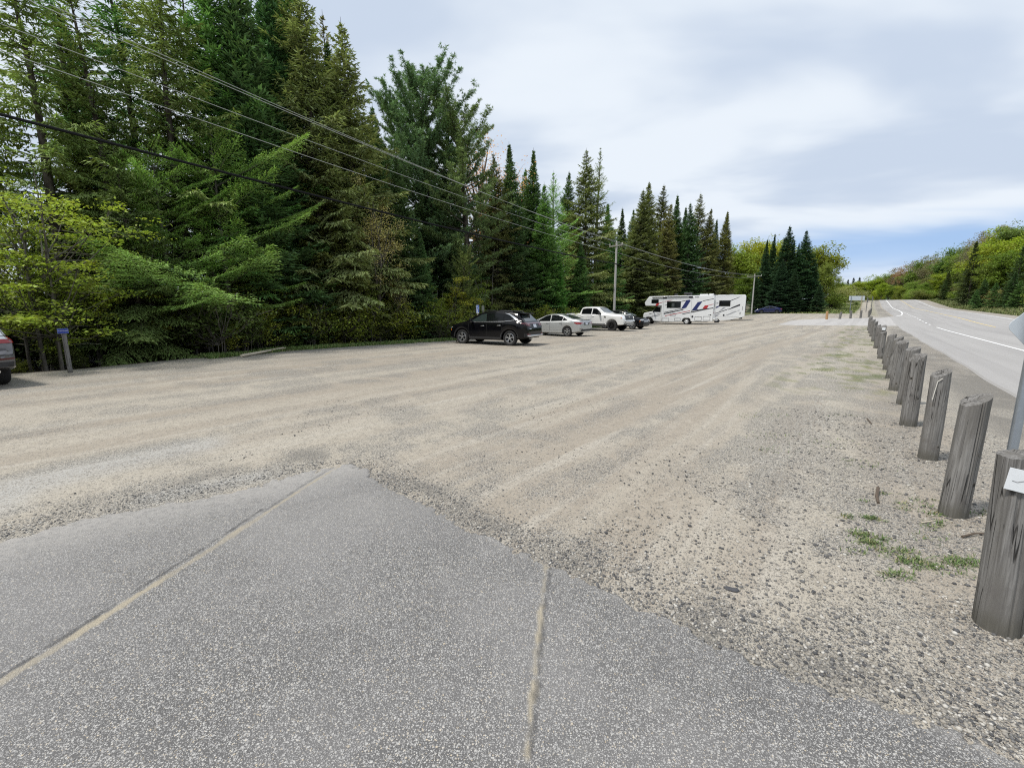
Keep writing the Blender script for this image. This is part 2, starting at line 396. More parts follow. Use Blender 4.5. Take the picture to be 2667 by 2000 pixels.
me = fast_mesh("ground", np.stack([_x, _y, _z], -1).reshape(-1, 3), flat_idx(len(GS), len(GU)), ground_material(),
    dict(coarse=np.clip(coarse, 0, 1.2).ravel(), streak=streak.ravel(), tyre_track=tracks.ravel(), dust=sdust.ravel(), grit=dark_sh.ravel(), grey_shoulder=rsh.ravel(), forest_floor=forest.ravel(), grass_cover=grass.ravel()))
me.shade_smooth(); tag(link(bpy.data.objects.new("ground", me)), kind='structure')

# ---------------------------------------------------------------- asphalt apron in the foreground
def asphalt_material():
    g = G("worn_asphalt"); p = g.oc()
    binder = g.mix(g.noise(p, 14, 3, .6), (.088,.086,.085), (.125,.122,.12))
    col = binder; h = None
    for sc, k, a in ((72, .40, .9), (112, .85, 1.0), (180, .97, .95)):
        wv = g.n('ShaderNodeVectorMath'); wv.operation = 'ADD'; nn = g.n('ShaderNodeTexNoise'); nn.inputs['Scale'].default_value = sc*.7
        g.l(p, nn.inputs['Vector']); s2 = g.n('ShaderNodeVectorMath'); s2.operation = 'SCALE'; s2.inputs[3].default_value = .7/sc
        g.l(nn.outputs['Color'], s2.inputs[0]); g.l(p, wv.inputs[0]); g.l(s2.outputs[0], wv.inputs[1])
        v = g.voro(wv.outputs[0], sc); c = g.sepx(v.outputs['Color'])
        m = g.math('MULTIPLY', g.math('LESS_THAN', c[0], k), g.mr(v.outputs['Distance'], .36, .50, 1, 0))
        stone = g.ramp(c[1], [(0, (.12,.117,.115)), (.25, (.205,.20,.196)), (.5, (.295,.288,.282)), (.75, (.405,.395,.38)), (.92, (.51,.50,.475)), (1, (.52,.43,.30))])
        col = g.mix(g.math('MULTIPLY', m, a), col, stone)
        hh = g.math('MULTIPLY', m, 62/sc); h = hh if h is None else g.math('MAXIMUM', h, hh)
    big = g.noise(p, .8, 4, .6)
    col = g.mix(g.mr(big, .38, .66, 0, .35), col, (.31,.30,.295))
    wr = g.noise(p, 1.7, 5, .65, .6); col = g.mix(g.mr(wr, .50, .72, 0, .17), col, (.085,.083,.082)); st = g.noise(g.map(p, loc=(3, 7, 0)), 3.4, 4, .6); col = g.mix(g.mr(st, .58, .74, 0, .22), col, (.33,.32,.30))
    ds = g.attr('dust'); col = g.mix(g.math('MULTIPLY', ds, g.mr(g.noise(p, 22, 4, .7), .3, .62, .35, 1)), col, (.36,.345,.325))
    sd = g.attr('sand_fill'); col = g.mix(g.math('MULTIPLY', sd, g.mr(g.noise(p, 60, 3, .7), .2, .5, .72, 1)), col, g.mix(g.noise(p, 120, 2), (.27,.235,.175), (.47,.42,.33)))
    dk = g.attr('crack_shadow'); col = g.mix(g.math('MULTIPLY', dk, .7), col, (.05,.05,.052))
    return g.set(color=col, rough=.85, spec=.3, normal=g.bump(g.math('ADD', h, g.math('MULTIPLY', g.noise(p, 90, 2), .3)), .7, .008))
def apron():
    xs = np.concatenate([np.linspace(-9.4, -2.6, 60)[:-1], np.linspace(-2.6, 2.6, 300), np.linspace(2.6, 4, 20)[1:]]); ys = np.concatenate([np.linspace(-3, .4, 8)[:-1], np.linspace(.4, 5.3, 300)])
    X, Y = np.meshgrid(xs, ys, indexing='ij'); d = seg_dist(X, Y, ASPH_OUT); ins = in_poly(X, Y, ASPH)
    jag = (vnoise(X, Y, 51, .12)-.5)*.10+(vnoise(X, Y, 52, .035)-.5)*.09+(vnoise(X, Y, 53, .4)-.5)*.10
    sd = np.where(ins, d, -d)+jag
    Z = np.where(sd > 0, .012, .012-.10*np.clip(-sd/.12, 0, 1)) + np.clip(sd, 0, .3)*.02
    left = gd((0,1172),(210,1120),(400,1082),(520,1058),(640,1032),(742,1006))
    dl = seg_dist(X, Y, left); dust = (1-sstep(dl, 0.0, .9))*1.0
    dust = np.maximum(dust, (1-sstep(seg_dist(X, Y, gd((742,1006),(860,1068),(1180,1222),(2212,1648))), .0, .10))*.35)
    dust = np.maximum(dust, .35*vnoise(X, Y, 55, .6)*sstep(Y, 2.0, 3.5))
    def line(pts, w): return 1-sstep(seg_dist(X, Y, gd(*pts))+(vnoise(X, Y, 57, .05)-.5)*.02, w, w+.012)
    c1 = [(-120,1555),(0,1482),(140,1395),(300,1290),(450,1195),(575,1112)]; c1b = [(575,1112),(660,1055),(735,1008)]
    c2 = [(1128,1740),(1142,1600),(1158,1440),(1172,1300),(1180,1222)]
    fill = np.maximum(line(c1, .018)*(.55+.45*sstep(vnoise(X, Y, 59, .11), .2, .55)), line(c2, .006)*(.35+.65*sstep(vnoise(X, Y, 58, .09), .25, .6))); fill = np.maximum(fill, line(c1b, .010)*.85)
    off1 = [(x-9, y-7) for x, y in c1]; crack_shadow = np.maximum(line(off1, .004)*.9*(1-line(c1, .014)), line([(x-5, y-3) for x, y in c1b], .006)*.6); crack_shadow = np.maximum(crack_shadow, line([(x+8, y) for x, y in c2], .004)*.8)  # dark shadow line painted along one side of the sand-filled cracks
    keep = sd > -.12
    idx = -np.ones(X.shape, int); idx[keep] = np.arange(keep.sum())
    a = np.stack([idx[:-1,:-1], idx[1:,:-1], idx[1:,1:], idx[:-1,1:]], -1).reshape(-1, 4); a = a[(a >= 0).all(1)]
    me = fast_mesh("asphalt_road", np.stack([X[keep], Y[keep], Z[keep]], -1), a, asphalt_material(), dict(dust=dust[keep], sand_fill=fill[keep], crack_shadow=crack_shadow[keep]))
    me.shade_smooth(); tag(link(bpy.data.objects.new("asphalt_road", me)), kind='structure')
apron()

# ---------------------------------------------------------------- highway, entrance, markings
def strip(name, ulist, s0, s1, mat, dz, wob=None):
    S = np.unique(np.concatenate([[s0, s1], GS[(GS > s0) & (GS < s1)], _S[(_S > s0) & (_S < min(s1, 320))][::2]])); V, F = [], []
    n = len(ulist)
    for s in S:
        for j, u in enumerate(ulist):
            uu = u(s) if callable(u) else u; x, y = su2xy(s, uu); V.append((x, y, float(np.interp(s, _S, _Z))+dz))
    for i in range(len(S)-1):
        for j in range(n-1): F.append((i*n+j, i*n+j+1, (i+1)*n+j+1, (i+1)*n+j))
    F = [f[::-1] for f in F]
    return V, F
def hwy_material(name="highway_asphalt", k=1.0):
    g = G(name); p = g.oc(); pr = g.map(p, rot=(0,0,TH))
    c = g.mix(g.noise(p, .25, 3), (.345,.334,.324), (.385,.374,.362)); c = g.mix(g.mr(g.noise(g.map(pr, scale=(1,.03,1)), 1.1, 3), .4, .7), c, (.31,.30,.292))
    c = g.mix(g.mr(g.noise(p, 70, 3, .7), .4, .7, 0, .5), c, (.22,.213,.208))
    wv = g.noise(g.map(pr, scale=(1, .012, 1)), 1.6, 4, .6); c = g.mix(g.mr(wv, .52, .68, 0, .5), c, (.26,.25,.245))
    c = g.mix(1.0, c, (k, k, k), 'MULTIPLY')
    return g.set(color=c, rough=.85, spec=.3, normal=g.bump(g.noise(p, 90, 2), .4, .006))
HW = hwy_material(); PAD = hwy_material('pale_entrance_asphalt', 1.18)
lw = lambda s: 2.5+.03*math.sin(s*.35)+.02*math.sin(s*1.1)
def ledge(s):                                            # left edge of the highway: steps in after the entrance
    return lw(s) if s < 84 else 3.1
V, F = strip('road', [lambda s: ledge(s)-.10, ledge, 5, 8, 11, 14.3, 14.5], -60, 700, HW, .0)
V = [(x, y, z+(.035 if 0 < (i % 7) < 6 else -.05)) for i, (x, y, z) in enumerate(V)]
tag(mesh_obj('road', V, F, HW), kind='structure')
# paved entrance joining the lot
def entrance():
    U = [-8.6, -7.5, -6, -4, -2, 0, 1.4, 2.5, 2.75]
    n0 = [58.9, 57.0, 56.6, 57.2, 57.9, 58.4, 58.8, 59.6, 60.0]
    f0 = [68, 71.5, 75, 78.5, 79.5, 80.5, 81.5, 85.5, 86.5]
    m = 24; V, F = [], []
    for j, u in enumerate(U):
        for i in range(m+1):
            s = n0[j]+(f0[j]-n0[j])*i/m; x, y = su2xy(s, u); e = -.05 if i in (0, m) or j == 0 else .026
            V.append((x, y, float(np.interp(s, _S, _Z))+e))
    for j in range(len(U)-1):
        for i in range(m): F.append((j*(m+1)+i, j*(m+1)+i+1, (j+1)*(m+1)+i+1, (j+1)*(m+1)+i))
    tag(mesh_obj('entrance_road', V, [f[::-1] for f in F], PAD), kind='structure')
entrance()
def paint_material(name, c):
    g = G(name); p = g.oc(); f = g.mr(g.noise(p, 7, 5, .7), .36, .58)
    return g.set(color=g.mix(f, tuple(.55*x+.17 for x in c), c), rough=.7)
WHITE_P, YELLOW_P = paint_material("white_paint", (.80,.80,.79)), paint_material("yellow_paint", (.72,.52,.12))
def mark(name, spans, u, w, mat):
    V, F = [], []
    for a, b in spans:
        v, f = strip(name, [lambda s, u=u: (u(s) if callable(u) else u)-w/2, lambda s, u=u: (u(s) if callable(u) else u)+w/2], a, b, mat, .042)
        k = len(V); V += v; F += [tuple(i+k for i in q) for q in f]
    tag(mesh_obj(name, V, F, mat), kind='structure')
mark('edge_marking', [(-40, 57.5)], 5.2, .13, WHITE_P)
mark('dashed_marking', [(63+i*3.7+.012*i*i*3, 64.6+i*3.7+.012*i*i*3) for i in range(15)], 5.2, .16, WHITE_P)
mark('edge_marking', [(-40, 400)], 13.6, .13, WHITE_P)
mark('centre_marking', [(-20-9*k, -17-9*k) for k in range(2)]+[(26.5, 33), (38, 43), (47.2, 53.3), (60.5, 400)], 9.45, .13, YELLOW_P)
def corner_mark():
    pts = [(82.3, 1.3), (83.5, 2.2), (86, 3.3), (92, 4.1), (100, 4.6), (112, 5.0), (128, 5.2), (400, 5.2)]
    dense = []
    for (a, b), (c, d) in zip(pts[:-1], pts[1:]):
        k = 8 if c < 200 else 60
        dense += [(a+(c-a)*i/k, b+(d-b)*i/k) for i in range(k)]
    V, F = [], []
    for i, (s, u) in enumerate(dense):
        ds, du = (dense[min(i+1, len(dense)-1)][0]-dense[max(i-1, 0)][0]), (dense[min(i+1, len(dense)-1)][1]-dense[max(i-1, 0)][1])
        L = math.hypot(ds, du) or 1; ns, nu = -du/L*.085, ds/L*.085
        for q in (-1, 1):
            x, y = su2xy(s+q*ns, u+q*nu); V.append((x, y, float(np.interp(s+q*ns, _S, _Z))+.044))
    F = [(2*i, 2*i+2, 2*i+3, 2*i+1) for i in range(len(dense)-1)]
    tag(mesh_obj('edge_marking', V, F, WHITE_P), kind='structure')
corner_mark()
# ---------------------------------------------------------------- weathered log posts
def wood_material():
    g = G("weathered_wood"); p = g.oc(); oi = g.n('ShaderNodeObjectInfo')
    off = g.n('ShaderNodeVectorMath'); off.operation = 'ADD'; cm = g.n('ShaderNodeCombineXYZ'); g.l(g.math('MULTIPLY', oi.outputs['Random'], 37.0), cm.inputs[2]); g.l(g.math('MULTIPLY', oi.outputs['Random'], 11.0), cm.inputs[0])
    g.l(p, off.inputs[0]); g.l(cm.outputs[0], off.inputs[1]); q = off.outputs[0]
    grain = g.noise(g.map(q, scale=(1, 1, .035)), 75, 5, .65); wide = g.noise(g.map(q, scale=(1, 1, .12)), 14, 4, .6)
    col = g.mix(g.mr(grain, .3, .7), (.115,.11,.106), (.285,.278,.268)); col = g.mix(g.mr(wide, .35, .7), col, (.155,.148,.138))
    col = g.mix(g.mr(g.noise(q, 6, 4, .6), .55, .75, 0, .6), col, (.13,.12,.115))
    crk = g.noise(g.map(q, scale=(1, 1, .05)), 17, 2, .4, .25); cr = g.math('SUBTRACT', 1.0, g.mr(g.math('ABSOLUTE', g.math('SUBTRACT', crk, .5)), .0, .018))
    cr = g.math('MULTIPLY', cr, g.mr(g.noise(q, 3.5, 2), .46, .56))
    v = g.voro(g.map(q, scale=(1, 1, .8)), 5.2); kn = g.mr(v.outputs['Distance'], .045, .085, 1, 0)
    col = g.mix(g.math('MULTIPLY', g.mr(v.outputs['Distance'], .06, .2, 1, 0), .4), col, (.16,.14,.115))
    col = g.mix(g.math('MULTIPLY', g.math('MAXIMUM', cr, kn), .88), col, (.022,.02,.018))
    sp = g.n('ShaderNodeSeparateXYZ'); g.l(p, sp.inputs[0]); col = g.mix(g.mr(sp.outputs[2], .03, .16, .55, 0), col, (.085,.08,.06))
    h = g.math('SUBTRACT', g.math('MULTIPLY', grain, .5), g.math('MULTIPLY', g.math('MAXIMUM', cr, kn), 1.2))
    return g.set(color=col, rough=.88, spec=.2, normal=g.bump(h, .8, .012))
WOOD = wood_material()
ORANGE_WOOD = simple("fresh_cedar", (.42,.25,.12), .8, var=.25, vscale=9)
PLATE = simple("reflector_plate", (.72,.75,.78), .45, var=.06, vscale=30)
STEEL = simple("galvanised_steel", (.36,.40,.45), .42, .75, var=.18, vscale=14)
ALU = simple("sign_back_aluminium", (.66,.71,.76), .5, .25, var=.06, vscale=5)
def post_mesh(seed, h, r, slope, rot_frac=.0, rotten=False):
    r_ = random.Random(seed); n, m = (64, 16) if r > .0 and seed < 206 else (28, 14); V, F = [], []
    ph = [r_.uniform(0, 6.28) for _ in range(6)]
    az0 = r_.uniform(-.35, .35)
    nbr = np.random.default_rng(seed)
    split = [(r_.uniform(-3.0, -1.5), .05, r_.uniform(.3, 1.0)) for _ in range(2)]
    if seed == 200: split.append((-2.0, .05, 1.3))
    for i in range(m+1):
        t = i/m
        for k in range(n):
            a = 2*math.pi*k/n
            rr = r*(1+.035*math.sin(2*a+ph[0])+.02*math.sin(3*a+ph[1]+t*1.3)+.012*math.sin(5*a+ph[2]-t*2)) * (1.05-.07*t)
            for sa, sw, sl in split:
                da = abs((a-sa+math.pi) % (2*math.pi)-math.pi)
                wd_ = .06 if n > 40 else .13
                if da < wd_ and t > 1-sl: rr -= r*(.13 if n > 40 else .09)*(1-da/wd_)
            x, y = rr*math.cos(a), rr*math.sin(a)
            top = h + slope*(x*math.cos(az0)+y*math.sin(az0)) + r_.uniform(-1, 1)*.004
            if rotten and x < 0: top -= .05*(.5+.5*math.sin(7*a))+.03
            V.append((x+.012*math.sin(t*2.2+ph[3]), y+.012*math.sin(t*1.7+ph[4]), -.25+(top+.25)*t))
    for i in range(m):
        for k in range(n): F.append((i*n+k, i*n+(k+1)%n, (i+1)*n+(k+1)%n, (i+1)*n+k))
    b = len(V); ring = [m*n+k for k in range(n)]
    for f in (.7, .35):
        for k in range(n):
            x, y, z = V[m*n+k]; zz = z
            V.append((x*f, y*f, h+(z-h)*f+r_.uniform(-.006, .004)-(.02 if rotten else 0)))
    V.append((0, 0, h-.004))
    for k in range(n):
        F.append((ring[k], ring[(k+1)%n], b+(k+1)%n, b+k)); F.append((b+k, b+(k+1)%n, b+n+(k+1)%n, b+n+k)); F.append((b+n+k, b+n+(k+1)%n, b+2*n))
    return V, F
ORD = ['', 'first', 'second', 'third', 'fourth', 'fifth', 'sixth', 'seventh', 'eighth', 'ninth', 'tenth', 'eleventh', 'twelfth', 'thirteenth', 'fourteenth']
# (base pixel x, y, top height, lean along image x, slope of the cut)
near_posts = [(2588,1628,.965,.00,.14), (2474,1338,.985,.075,.62), (2410,1193,1.0,.02,.58), (2361,1107,1.05,.03,.28), (2351,1053,1.02,.02,.42), (2329.5,1016,1.03,.05,.5), (2318,986,1.02,.06,.6), (2308.5,963,1.0,.05,.4)]
bases = [gpt(a, b) for a, b, *_ in near_posts]
sN, uN = xy2su(*bases[-1]); k = 1
while sN+1.82*k < 57.5:
    s = sN+1.82*k; bases.append(su2xy(s, uN+(.25-uN)*min(1, k/18)+.06*math.sin(k*2.1))); k += 1
WIRE_WHITE = simple("old_string", (.7,.68,.62), .8)
for i, (x, y) in enumerate(bases):
    r_ = random.Random(100+i)
    if i < len(near_posts): _, _, h, lean, sl = near_posts[i]
    else: h, lean, sl = r_.uniform(.88, 1.06), r_.uniform(-.02, .06), r_.uniform(.2, .65)
    V, F = post_mesh(200+i, h, .096 if i == 0 else .09+r_.uniform(-.006, .01), sl, rotten=(i == 3))
    o = mesh_obj('wooden_post', V, F, WOOD, None, True, 32)
    o.location = (x, y, hxy(x, y)); o.rotation_euler = (r_.uniform(-.02, .02), lean, 0)
    n = i+1
    if n == 1: lab = 'thick cracked grey log post nearest the camera with a white plate near its top'
    elif n == 2: lab = 'grey log post leaning right with slanted top, just beyond the nearest plated post'
    elif n == 3: lab = 'grey log post with a pale string hanging down its face, third from the camera'
    elif n == 4: lab = 'grey log post with a rotten broken top and round holes, fourth from the camera'
    elif n <= 14: lab = f'weathered grey log post with slanted top, {ORD[n]} from the camera along the highway'
    else: lab = 'small distant grey log post in the crowded far half of the row before the entrance'
    tag(o, lab, 'post', 'log posts between the lot and the highway')
    if n == 1:
        RZ = Matrix.Rotation(R(-48), 4, 'Z'); MB().box((.008, -.104, h-.115), (.115, .004, .115), (0, .09, 0), .001).xf(RZ).build('plate', PLATE, o)
        MB().tube([(.05, -.107, h-.10), (.015, -.107, h-.108), (-.012, -.107, h-.122), (-.03, -.107, h-.118)], .0013, 4).xf(RZ).build('plate_scratch', simple("scratch", (.2,.2,.2), .7), o)
    if n == 3:
        MB().tube([(.02, -.098, h-.05), (-.015, -.098, h-.09), (-.025, -.097, h-.2), (-.032, -.096, h-.30)], .004, 5).xf(Matrix.Rotation(R(-44), 4, 'Z')).build('string', WIRE_WHITE, o)
    if n in (9, 11):
        MB().box((-.0, -.102, h-.06), (.10, .006, .10), (0, .05, 0), .001).xf(Matrix.Rotation(R(-40), 4, 'Z')).build('plate', PLATE, o)
# four posts on the far side of the entrance and the row beyond it
for j, (px, py, hh, lab, mt) in enumerate([
    (2152.5, 832.5, .98, 'orange new cedar post on the far side of the paved entrance', ORANGE_WOOD),
    (2187, 831.3, .86, 'short grey post leaning right beside the orange cedar post', WOOD),
    (2215, 829.8, .95, 'grey post in front of the left leg of the grey sign board', WOOD),
    (2241, 829, .95, 'grey post in front of the right leg of the grey sign board', WOOD)]):
    d = ray(px, py); u = None
    # walk along the ray to the ground
    t = 40/d.y
    while CAM_H+d.z*t > hxy(d.x*t, d.y*t): t *= 1.002
    x, y = d.x*t, d.y*t
    V, F = post_mesh(300+j, hh*1.12, .14, .3); o = mesh_obj('wooden_post', V, F, mt, None, True, 50); o.location = (x, y, hxy(x, y)); o.rotation_euler = (0, .12 if j == 1 else .0, 0)
    tag(o, lab, 'post', 'posts beyond the entrance')
for j in range(9):
    s, u = 84+j*3.1, .15+.04*j
    V, F = post_mesh(330+j, .95, .10, .3); o = mesh_obj('wooden_post', V, F, WOOD, None, True, 50); x, y = su2xy(s, u); o.location = (x, y, hxy(x, y))
    tag(o, 'tiny grey post in the row climbing beside the highway beyond the entrance', 'post', 'posts climbing beside the highway')

# ---------------------------------------------------------------- sign behind the nearest post
def diamond_sign():
    x, y, _ = dpt(2655, 1050, 3.25); r0 = empty('road_sign', (x+.015, y, hxy(x, y)))
    tag(r0, 'blank grey back of a small diamond sign on a steel pole behind the nearest post', 'sign')
    MB().tube([(0,0,-.2), (0,0,1.95)], .03, 16).build('pole', STEEL, r0, True, 50)
    n = 10; c = .27; rr = .045; pts = []
    for q in range(4):
        a0 = math.pi/2*q; cx_, cz_ = (c-rr*1.4)*math.cos(a0), (c-rr*1.4)*math.sin(a0)
        for k in range(7):
            a = a0-math.pi/4+math.pi/2*k/6; pts.append((cx_+rr*math.cos(a), cz_+rr*math.sin(a)))
    p = MB().prism(pts, .031, .034); p.xf(Matrix.Translation((.12, .0, 1.58)) @ Matrix.Rotation(R(-8), 4, 'Z')); p.build('sign_panel', ALU, r0)
    for bz in (1.62, 1.47): MB().tube([(0,-.032,bz), (0,-.04,bz)], .009, 6).build('bolt', STEEL, r0)
diamond_sign()

# ---------------------------------------------------------------- grey sign board seen from behind beyond the entrance
def board_sign():
    Y = 86; a = dpt(2213, 771, Y); b = dpt(2252, 782.5, Y); x0, x1 = a[0], b[0]; z1, z0 = a[2], b[2]
    xm = (x0+x1)/2; gz = hxy(xm, Y); r0 = empty('sign_board', (xm, Y, gz))
    tag(r0, 'wide blank grey back of a road sign board on two slim legs beyond the entrance', 'sign')
    w = (x1-x0)/2; MB().box((0, .06, (z0+z1)/2-gz), (2*w, .04, z1-z0), None, .004).build('board', ALU, r0)
    for q, mt in ((-.75, STEEL), (.62, simple("bare_timber", (.40,.34,.22), .8))):
        MB().box((q*w, 0, (z1-gz)/2-.1), (.09, .09, z1-gz+.1)).build('leg', mt, r0)
board_sign()
for px, py, Y, lab in [(2260, 775, 92, 'slim dark marker post with a narrow plate right of the grey sign board'), (2273, 772, 97, 'slim dark marker post nearest the highway beside the grey sign board')]:
    x, y, z = dpt(px, py, Y); gz = hxy(x, y); o = MB().tube([(0,0,-.2), (0,0,max(2.2, z-gz))], .06, 8).build('marker_post', simple("dark_post", (.13,.13,.14), .7), None, True)
    o.location = (x, y, gz); tag(o, lab, 'marker post')
    MB().box((0, -.07, max(2.2, z-gz)-.55), (.22, .02, .8)).build('plate', simple("dark_plate", (.16,.16,.17), .6), o)

# ---------------------------------------------------------------- blue signs at the forest edge
BLUE = simple("sign_blue", (.006,.03,.28), .4); WHITE = simple("sign_white", (.78,.80,.84), .5)
def text_mesh(name, txt, size, mat, parent, M):
    cu = bpy.data.curves.new(name, 'FONT'); cu.body = txt; cu.size = size; cu.align_x = 'CENTER'; cu.align_y = 'CENTER'; cu.extrude = .0008
    t = bpy.data.objects.new(name, cu); COL.objects.link(t); bpy.context.view_layer.update()
    me = bpy.data.meshes.new_from_object(t.evaluated_get(bpy.context.evaluated_depsgraph_get())); bpy.data.objects.remove(t)
    me.materials.clear(); me.materials.append(mat); o = link(bpy.data.objects.new(name, me), parent); o.matrix_local = M; return o
def guide_sign():
    px, py = 184.5, 971; x, y = gpt(px, py); r0 = empty('trail_sign', (x, y, -.02)); r0.rotation_euler = (0, R(-1.0), math.atan2(y, x)-math.pi/2)
    tag(r0, 'small blue sign with white lettering on a grey wooden post by the dark forest', 'sign')
    V, F = post_mesh(77, 1.12, .052, .05); mesh_obj('post', V, F, WOOD, r0, True, 50)
    S = MB(); S.box((0, -.062, 1.16), (.215, .012, .135), None, .004); p = S.build('sign_panel', BLUE, r0)
    B = MB()
    for cx_, cz_, w, h in ((0,.061,.205,.006), (0,-.061,.205,.006), (-.1005,0,.006,.122), (.1005,0,.006,.122)): B.box((cx_, -.069, 1.16+cz_), (w, .002, h))
    B.build('sign_border', simple("sign_border", (.25,.33,.6), .5), p)
    text_mesh('lettering', 'Trail Guide', .042, WHITE, p, Matrix.Translation((0, -.0695, 1.165)) @ Matrix.Rotation(math.pi/2, 4, 'X'))
guide_sign()
def access_sign():
    Y = 25.2; a = dpt(1240.5, 794.5, Y); b = dpt(1247.5, 816.5, Y); xm = (a[0]+b[0])/2; gz = hxy(xm, Y)
    r0 = empty('parking_sign', (xm, Y, gz)); tag(r0, 'narrow blue accessible parking sign on a pale post behind the black crossover', 'sign')
    z1, z0 = a[2]-gz, b[2]-gz; w = .165; zc = (z0+z1)/2; hgt = z1-z0
    MB().box((0, .03, z1/2-.1), (.05, .05, z1+.1)).build('post', simple("cream_post", (.62,.56,.42), .7), r0)
    p = MB().box((0, 0, zc), (w, .012, hgt), None, .004).build('sign_panel', simple("bright_sign_blue", (.03,.14,.55), .4), r0)
    m = MB(); L = lambda pts, r: m.tube([(q[0]*w, -.009, z1+q[1]*w) for q in pts], r*w, 6)
    L([(-.1,-.42), (-.05,-.9), (.22,-.92), (.3,-1.3), (.4,-1.28)], .055); L([(-.08,-.62), (.18,-.62)], .045)
    L([(-.1-.02+.33*math.cos(t), -1.0+.33*math.sin(t)) for t in np.linspace(1.9, 6.0, 14)], .05)
    m.lathe([(.001, 0), (.1*w, 0)], 10, Matrix.Translation((-.1*w, -.011, z1-.26*w))); m.build('wheelchair_symbol', WHITE, p)
    q = MB()
    for cx_, cz_, ww, hh in ((0, zc+hgt/2-.006, w, .012), (-w/2+.008, zc, .016, hgt), (w/2-.006, zc, .010, hgt), (0, z0+.035, w, .05), (.0, z0+.13, .045, .16)): q.box((cx_, -.0085, cz_), (ww, .003, hh))
    q.build('sign_border', WHITE, p)
    # grey back of a second small sign half hidden in the twigs to its right
    c = dpt(1258, 803, 26.0); g2 = hxy(c[0], 26.0); r1 = empty('small_sign', (c[0], 26.0, g2)); tag(r1, 'small faded grey sign half hidden in twigs right of the blue parking sign', 'sign')
    MB().box((0,0,c[2]-g2), (.15, .012, .3)).build('sign_panel', simple("faded_sign", (.17,.18,.15), .7, var=.3, vscale=20), r1); MB().box((0,.03,(c[2]-g2)/2-.1), (.05,.05,c[2]-g2+.2)).build('post', WOOD, r1)
access_sign()

# ---------------------------------------------------------------- utility poles and wires
POLE_M = simple("pole_wood", (.42,.41,.39), .8, var=.14, vscale=3); INS = simple("insulator", (.62,.60,.55), .3); ARM = simple("crossarm_wood", (.26,.25,.23), .8)
def pole(px_top, py_top, Y, lab, lean=0.0, arm=1.1, dz_arm=.28, r=.13):
    x, y, z = dpt(px_top, py_top, Y); gz = hxy(x, y); H = z-gz
    r0 = empty('utility_pole', (x, y, gz), R(-48)); tag(r0, lab, 'utility pole', 'utility poles along the forest edge')
    MB().tube([(lean*t, 0, -.4+(H+.4)*t) for t in (0, .33, .66, 1)], [r, r*.9, r*.8, r*.68], 14).build('pole', POLE_M, r0, True, 50)
    MB().box((lean, -.1, H-dz_arm), (arm*2, .09, .11)).build('crossarm', ARM, r0)
    for q in (-.95, .95):
        MB().lathe([(.02, -.05), (.05, 0), (.03, .06), (.055, .1), (.001, .16)], 10, Matrix.Translation((lean+q*arm, -.1, H-dz_arm+.1)) @ Matrix.Rotation(math.pi/2, 4, 'X')).build('insulator', INS, r0, True)
    MB().lathe([(.02, -.05), (.05, 0), (.03, .06), (.055, .1), (.001, .16)], 10, Matrix.Translation((lean, 0, H+.05)) @ Matrix.Rotation(math.pi/2, 4, 'X')).build('insulator', INS, r0, True)
    return Vector((x, y, gz)), H, r0
P1, H1, pr1 = pole(1606, 633, 45, 'pale grey utility pole standing behind the white pickup truck', 0, .75)
P2, H2, _ = pole(1966, 716, 85, 'leaning grey utility pole with a crossarm beside the blue car', 0, 1.25)
P3, H3, _ = pole(2167, 709.5, 165, 'slim distant utility pole with a crossarm above the pale bushes', 0, 1.7, .5)
WIREM = simple("bare_wire", (.46,.47,.46), .6, 0, .2); CABLE = simple("black_cable", (.010,.010,.012), .7, 0, .15)
def catenary(A, B, sag, n=40):
    return [A.lerp(B, i/n)-Vector((0,0,4*sag*(i/n)*(1-i/n))) for i in range(n+1)]
a_line = R(36.6); back = Vector((-math.sin(a_line), -math.cos(a_line), 0)); side = Vector((math.cos(a_line), -math.sin(a_line), 0))
def wire_back(top_off, side_off, y_left, r, mat, lab, sag=.55):
    """span from the first pole back past the camera; height chosen where it leaves the picture's left edge"""
    A = P1+Vector((0,0,top_off))+side*side_off; Ln = 54.0
    # distance along the span at which it crosses the left edge of the view
    lo, hi = 5.0, 53.0
    for _ in range(60):
        t = (lo+hi)/2; p = A+back*t; d = p-Vector((0,0,CAM_H)); px = CX+FPX*d.x/(d.y*math.cos(PITCH)-d.z*math.sin(PITCH))
        if px > 0: lo = t
        else: hi = t
    t = lo; p = A+back*t; d = ray(0, y_left); z = CAM_H+d.z*(p.y/d.y)
    f = t/Ln; zB = (z+4*sag*f*(1-f)-A.z*(1-f))/f
    B = A+back*Ln; B.z = zB
    pts = catenary(A, B, sag, 70)
    o = MB().tube([q-A for q in pts], r, 6).build('overhead_wire', mat, None, True); o.location = A
    tag(o, lab, 'wire', 'wires of the power line')
wire_back(H1+.05, 0.0, -62, .0105, WIREM, 'upper of the close pair of thin wires crossing the forest from top left', .7)
wire_back(H1-.12, .70, -46, .0105, WIREM, 'lower of the close pair of thin wires crossing the forest from top left', .7)
wire_back(H1-.15, -.70, 52, .0105, WIREM, 'thin wire crossing the forest just below the close pair of wires')
wire_back(H1-.95, 0.0, 123, .0105, WIREM, 'thin wire crossing the forest just above the thick black cable')
wire_back(H1-2.02, .13, 295, .044, CABLE, 'thick black cable drooping across the forest, lowest of the wires', .5)
def span(A, B, sag, r, mat, lab):
    o = MB().tube([q-A for q in catenary(A, B, sag)], r, 5).build('overhead_wire', mat, None, True); o.location = A; tag(o, lab, 'wire', 'wires of the power line')
U = Vector((0,0,1))
span(P1+U*(H1+.05), P2+U*(H2+.05), .7, .010, WIREM, 'topmost thin wire between the two poles above the motorhomes')
